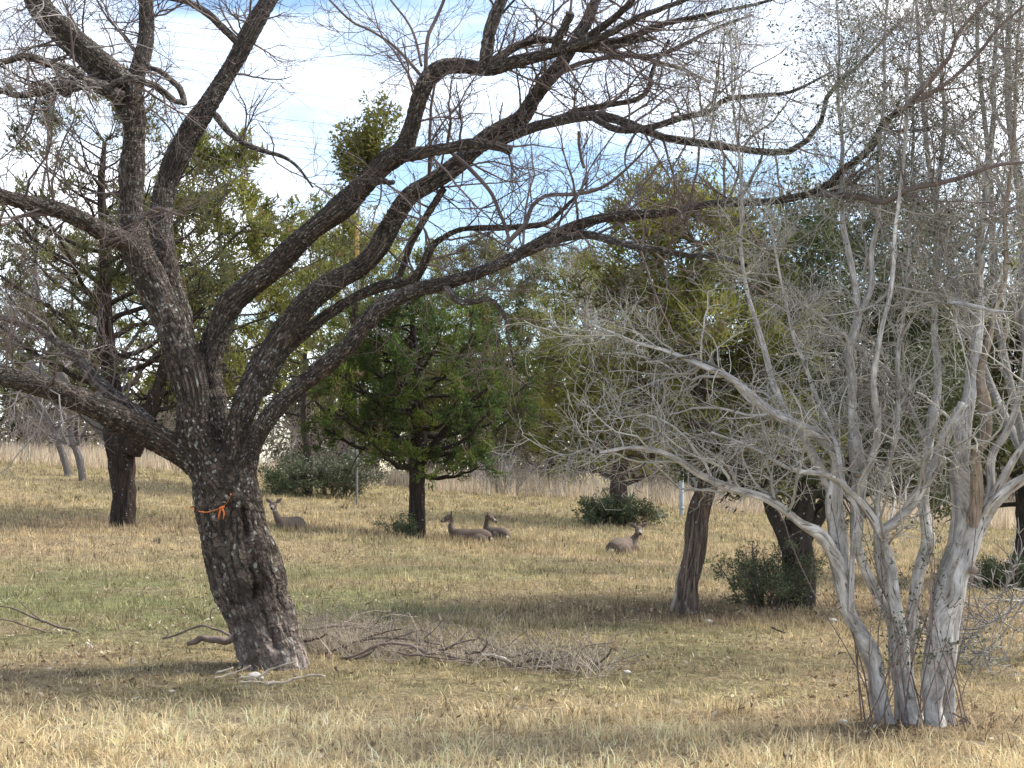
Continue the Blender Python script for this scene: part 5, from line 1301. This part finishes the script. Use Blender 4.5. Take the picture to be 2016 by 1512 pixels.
for lb, pts, r in (('long pale peeled stick in front of the mesquite foot', [(522, 1349), (560, 1345), (590, 1335), (625, 1331), (640, 1334)], .011),
                   ('pale stick propped against the mesquite foot', [(500, 1337), (530, 1321), (560, 1310), (583, 1304)], .008),
                   ('bent pale stick at the left of the mesquite foot', [(420, 1336), (455, 1328), (480, 1318), (492, 1312)], .007),
                   ('short pale forked stick lying in front of the white stone', [(468, 1338), (485, 1334), (500, 1337), (512, 1345), (540, 1342)], .007),
                   ('weathered straight stick half in the grass by the mesquite foot', [(425, 1327), (440, 1322), (458, 1315)], .008),
                   ('flat pale stick lowest in front of the mesquite', [(470, 1345), (500, 1343), (525, 1347)], .006)):
    d = FPX * 1.6 / (max(p[1] for p in pts) - 919.6)
    stick('pale_stick', lb, 'stick', lay(pts, d + .03, d, r * 1.05, r * .7) + [0, 0, .004, 0], col=PALEW, knob=.9)
stick('broken_stub', 'small black broken stub right of the mesquite foot', 'stick', lay([(660, 1313), (665, 1322), (673, 1330), (685, 1334)], 11.75, 11.7, .011, .007), col=(.05, .04, .035))
stick('pale_stick', 'thin white stick in the green patch at the left', 'stick', lay([(172, 1264), (180, 1274), (194, 1282)], 13., 12.9, .008, .006), col=(.55, .52, .47))
def stone(label, u, v, r, seed, col=(.52, .49, .44), name='stone', flat=.6):
    p = GV(u, v); k = 12; A = []
    th_, ph_ = np.meshgrid(np.linspace(0, 2 * np.pi, 16, endpoint=False), np.linspace(.08, np.pi - .08, 9))
    d = np.stack([np.cos(th_) * np.sin(ph_), np.sin(th_) * np.sin(ph_), np.cos(ph_)], -1).reshape(-1, 3)
    rad = r * (.75 + .5 * vnoise(d * 1.7 + seed * 5, 44) + .2 * vnoise(d * 4 + seed * 5, 45))
    V = p + d * rad[:, None] * [1.2, .9, flat] + [0, 0, r * flat * .35]
    i, kk = np.meshgrid(np.arange(8), np.arange(16), indexing='ij'); k2 = (kk + 1) % 16
    Q = np.stack([i * 16 + kk, (i + 1) * 16 + kk, (i + 1) * 16 + k2, i * 16 + k2], -1).reshape(-1, 4)
    V = np.vstack([V, V[:16].mean(0), V[-16:].mean(0)]); n0 = 9 * 16
    kk = np.arange(16); T = np.vstack([np.c_[kk, (kk + 1) % 16, np.full(16, n0)], np.c_[128 + (kk + 1) % 16, 128 + kk, np.full(16, n0 + 1)]])
    o = part(name, V, Q, T, np.array(col), 'stone', None, origin=p); return tag(o, label, 'stone')
stone('white stone among pale sticks at the mesquite foot', 502, 1338, .048, 1, flat=.8)
stone('small pale stone between the peeling juniper and live oak', 1394, 1225, .035, 2)
stone('small pale stone in the shade right of the live oak', 1640, 1223, .035, 3)
stone('small white stone in the grass left of the persimmon foot', 1658, 1424, .028, 4)
stone('tiny pale stone in the grass right of the brush pile', 1235, 1325, .025, 5)

# brush pile
PB = GV(820, 1300)
PILE = thing('brush_pile', 'long low heap of grey cut brush and sticks behind the mesquite foot', 'brush pile', PB)
def ridge(u):        # crest height and distance along the pile
    return np.interp(u, [590, 640, 700, 760, 830, 900, 980, 1080, 1160, 1215], [.15, .20, .24, .22, .18, .11, .09, .06, .05, .02]), np.interp(u, [590, 700, 850, 1000, 1215], [13.3, 13.1, 12.6, 12.2, 11.7])
n = 480; uu = 590 + 625 * rng.uniform(0, 1, n) ** 1.25; hq, dq = ridge(uu)
px_ = np.array([P(a_, 900, b_)[0] for a_, b_ in zip(uu, dq)])
off = rng.normal(0, .24, n); z0 = rng.uniform(.0, 1, n) * hq * np.exp(-(off / .45) ** 2)
p0 = np.c_[px_, dq + off, gz(px_, dq + off) + z0]
a = rng.normal(0, 1.0, n) + np.where(rng.uniform(size=n) < .5, 0, np.pi); el = rng.normal(.12, .38, n)
D = np.c_[np.cos(a) * np.cos(el), np.sin(a) * np.cos(el) * .7, np.sin(el)]
m = 7; S = np.empty((n, m, 3)); S[:, 0] = p0; L_ = rng.uniform(.18, .6, n) / (m - 1)
for k in range(1, m):
    D = nrm(D + rng.normal(0, .15, (n, 3))); S[:, k] = S[:, k - 1] + D * L_[:, None]
    S[:, k, 2] = np.maximum(S[:, k, 2], gz(S[:, k, 0], S[:, k, 1]) + .005)
ac = Acc(); Rr = rng.uniform(.0025, .006, n)[:, None] * np.linspace(1, .5, m); pc = np.array([.26, .215, .17])
add_tubes(ac, S, Rr, 3, pc, .3)
s2, r2 = kids(S, Rr, np.full(n, 3), (.2, 1), (.08, .28), (25, 70), .2, (0, 0, .02), 4, .7, .002); add_tubes(ac, s2, r2, 3, pc * 1.1, .3)
ac.build('tangle', 'persimmon_twig', PILE, kind='stuff')
ac = Acc(); n = 1500; uu = np.r_[rng.normal(700, 50, n // 2), 600 + 590 * rng.uniform(0, 1, n // 2) ** 1.3]; hq, dq = ridge(uu); px_ = np.array([P(a_, 900, b_)[0] for a_, b_ in zip(uu, dq)]); of = rng.normal(-.15, .2, n)
blades(ac, np.c_[px_, dq + of, gz(px_, dq + of)], nrm(np.c_[rng.normal(0, .6, n), rng.normal(-.2, .4, n), np.ones(n)]), rng.uniform(.12, .36, n), np.full(n, .007), np.array([.58, .50, .39]) * rng.uniform(.6, 1.3, (n, 1)))
ac.build('dead_grass', 'grass', PILE, kind='stuff', smooth=False)
for pts, d, r0, r1, cc in (
    ([(672, 1298), (715, 1283), (755, 1268), (800, 1270), (845, 1288)], 12.3, .010, .016, (.17, .13, .11)),
    ([(680, 1300), (720, 1290), (760, 1262), (815, 1244)], 12.4, .013, .006, (.14, .11, .09)),
    ([(835, 1288), (870, 1280), (905, 1266), (940, 1258)], 12.2, .014, .006, (.10, .075, .065)),
    ([(915, 1286), (945, 1283), (960, 1265), (940, 1255)], 12.1, .012, .005, (.09, .065, .055)),
    ([(955, 1290), (985, 1298), (1010, 1308), (1050, 1300), (1085, 1293)], 12.0, .012, .008, (.12, .09, .075)),
    ([(950, 1288), (980, 1292), (1005, 1304)], 11.95, .011, .010, (.45, .39, .33)),
    ([(1000, 1310), (1040, 1312), (1080, 1302), (1130, 1290)], 11.9, .010, .006, (.10, .08, .07)),
    ([(1128, 1302), (1140, 1285), (1160, 1270), (1200, 1266), (1212, 1262)], 11.9, .009, .004, (.22, .17, .13)),
    ([(1145, 1320), (1170, 1312), (1195, 1292), (1205, 1278), (1214, 1282)], 11.7, .011, .005, (.12, .085, .065)),
    ([(1150, 1338), (1180, 1340), (1208, 1345)], 11.4, .014, .008, (.12, .085, .07)),
    ([(600, 1262), (625, 1258), (645, 1248)], 12.8, .013, .007, (.10, .06, .05)),
    ([(730, 1240), (745, 1220), (755, 1205)], 13.0, .006, .003, (.12, .10, .09)),
    ([(760, 1255), (775, 1225), (765, 1205)], 12.9, .006, .003, (.14, .11, .10)),
    ([(830, 1262), (860, 1235), (875, 1215)], 12.6, .006, .003, (.15, .12, .11)),
    ([(900, 1270), (925, 1240), (950, 1250)], 12.4, .006, .003, (.15, .12, .11)),
    ([(640, 1285), (690, 1270), (740, 1250), (790, 1238)], 12.7, .012, .006, (.11, .08, .065)),
    ([(700, 1262), (760, 1255), (830, 1262), (890, 1276)], 12.6, .012, .007, (.13, .10, .08)),
    ([(780, 1285), (840, 1292), (900, 1300), (960, 1312)], 12.1, .011, .006, (.16, .12, .10)),
    ([(880, 1292), (940, 1300), (1000, 1296), (1060, 1280)], 12.1, .010, .005, (.13, .10, .08)),
    ([(1020, 1322), (1080, 1316), (1140, 1322)], 11.7, .010, .006, (.15, .11, .09)),
    ([(620, 1240), (680, 1232), (740, 1240)], 13.1, .010, .006, (.13, .10, .08)),
    ([(720, 1190), (735, 1183)], 14., .006, .003, (.12, .1, .09))):
    stick('stick', None, None, lay(pts, d, d - .1, r0, r1), PILE, cc)
for lb, pts, d, r, cc in (('dark fallen stick on the shaded ground before the live oak', [(1520, 1236), (1545, 1246), (1556, 1250)], 14.5, .010, (.06, .045, .04)),
                          ('bent fallen branch behind the left juniper trunk', [(268, 1036), (290, 1040), (320, 1038), (360, 1043)], 33., .03, (.2, .15, .11)),
                          ('thin dry root sprawling right of the persimmon foot', [(1868, 1402), (1885, 1408), (1900, 1415), (1925, 1432)], 9.2, .008, (.16, .13, .11)),
                          ('curved loose twig right of the persimmon foot', [(1872, 1432), (1890, 1425), (1905, 1415), (1898, 1408)], 9.2, .006, (.2, .17, .15))):
    stick('fallen_branch', lb, 'branch', lay(pts, d, d, r, r * .6), col=cc)

# ================================================================== far man-made bits
# overhead line: parallel conductors, each its own wire
WV = [58, 88, 106, 134, 160, 176, 198, 252, 282, 292, 304, 326, 372, 428]
ORD = ['topmost', 'second', 'third', 'fourth', 'fifth', 'sixth', 'seventh', 'eighth', 'ninth', 'tenth', 'eleventh', 'twelfth', 'thirteenth', 'lowest']
for j, v in enumerate(WV):
    a = P(-700, v - 175, 88 + j * .3); b = P(3000, v + 215, 140 + j * .4)
    q = np.linspace(0, 1, 30)[:, None]; pl = a * (1 - q) + b * q; pl[:, 2] -= (4 * q * (1 - q) * 1.2)[:, 0]
    V, Q = tubes(pl[None], np.full((1, 30), .018), 5)
    o = part('power_line', V, Q, None, np.array([.36, .36, .38]), 'wire', None, origin=a)
    tag(o, f'{ORD[j]} wire of the power line crossing the sky' if j in (0, 13) else f'{ORD[j]} wire from the top of the power line crossing the sky', 'power line', 'overhead power lines')
def post(name, label, cat, u, d, v_top, wpx, col, fl=1.):
    b = GD(u, d); tp = P(u, v_top, d); r = wpx * d / FPX / 2; t = thing(name, label, cat, b)
    z = np.array([b[2] - .1, b[2] + .1, tp[2] - r, tp[2] - r * .3, tp[2]]); pl = np.c_[np.full(5, b[0]), np.full(5, b[1]), z]
    V, Q, T = closed_tube(pl, np.array([r, r, r, r * .8, r * .3]), K=14); part('post', V, Q, T, np.array(col), 'paint', t)
    return t
t = post('utility_post', 'pale blue grey post standing beyond the field behind the peeling juniper', 'post', 1341, 52, 928, 9, (.36, .41, .44))
b = WLOC[t.name]; V, Q, T = closed_tube(np.array([[b[0], b[1], b[2] + .25], [b[0], b[1], b[2] + .32]]), [.1, .1], K=14); part('collar', V, Q, T, np.array([.32, .36, .39]), 'paint', t)
t = post('marker_pole', 'thin grey pole with a yellow sleeve behind the mesquite limbs', 'pole', 703, 48, 300, 4, (.20, .19, .18))
pt = np.array([P(703, v_, 48) for v_ in (508, 470, 442)]); V, Q, T = closed_tube(pt, np.array([.06, .06, .055]), K=12); part('sleeve', V, Q, T, np.array([.60, .36, .09]), 'paint', t)
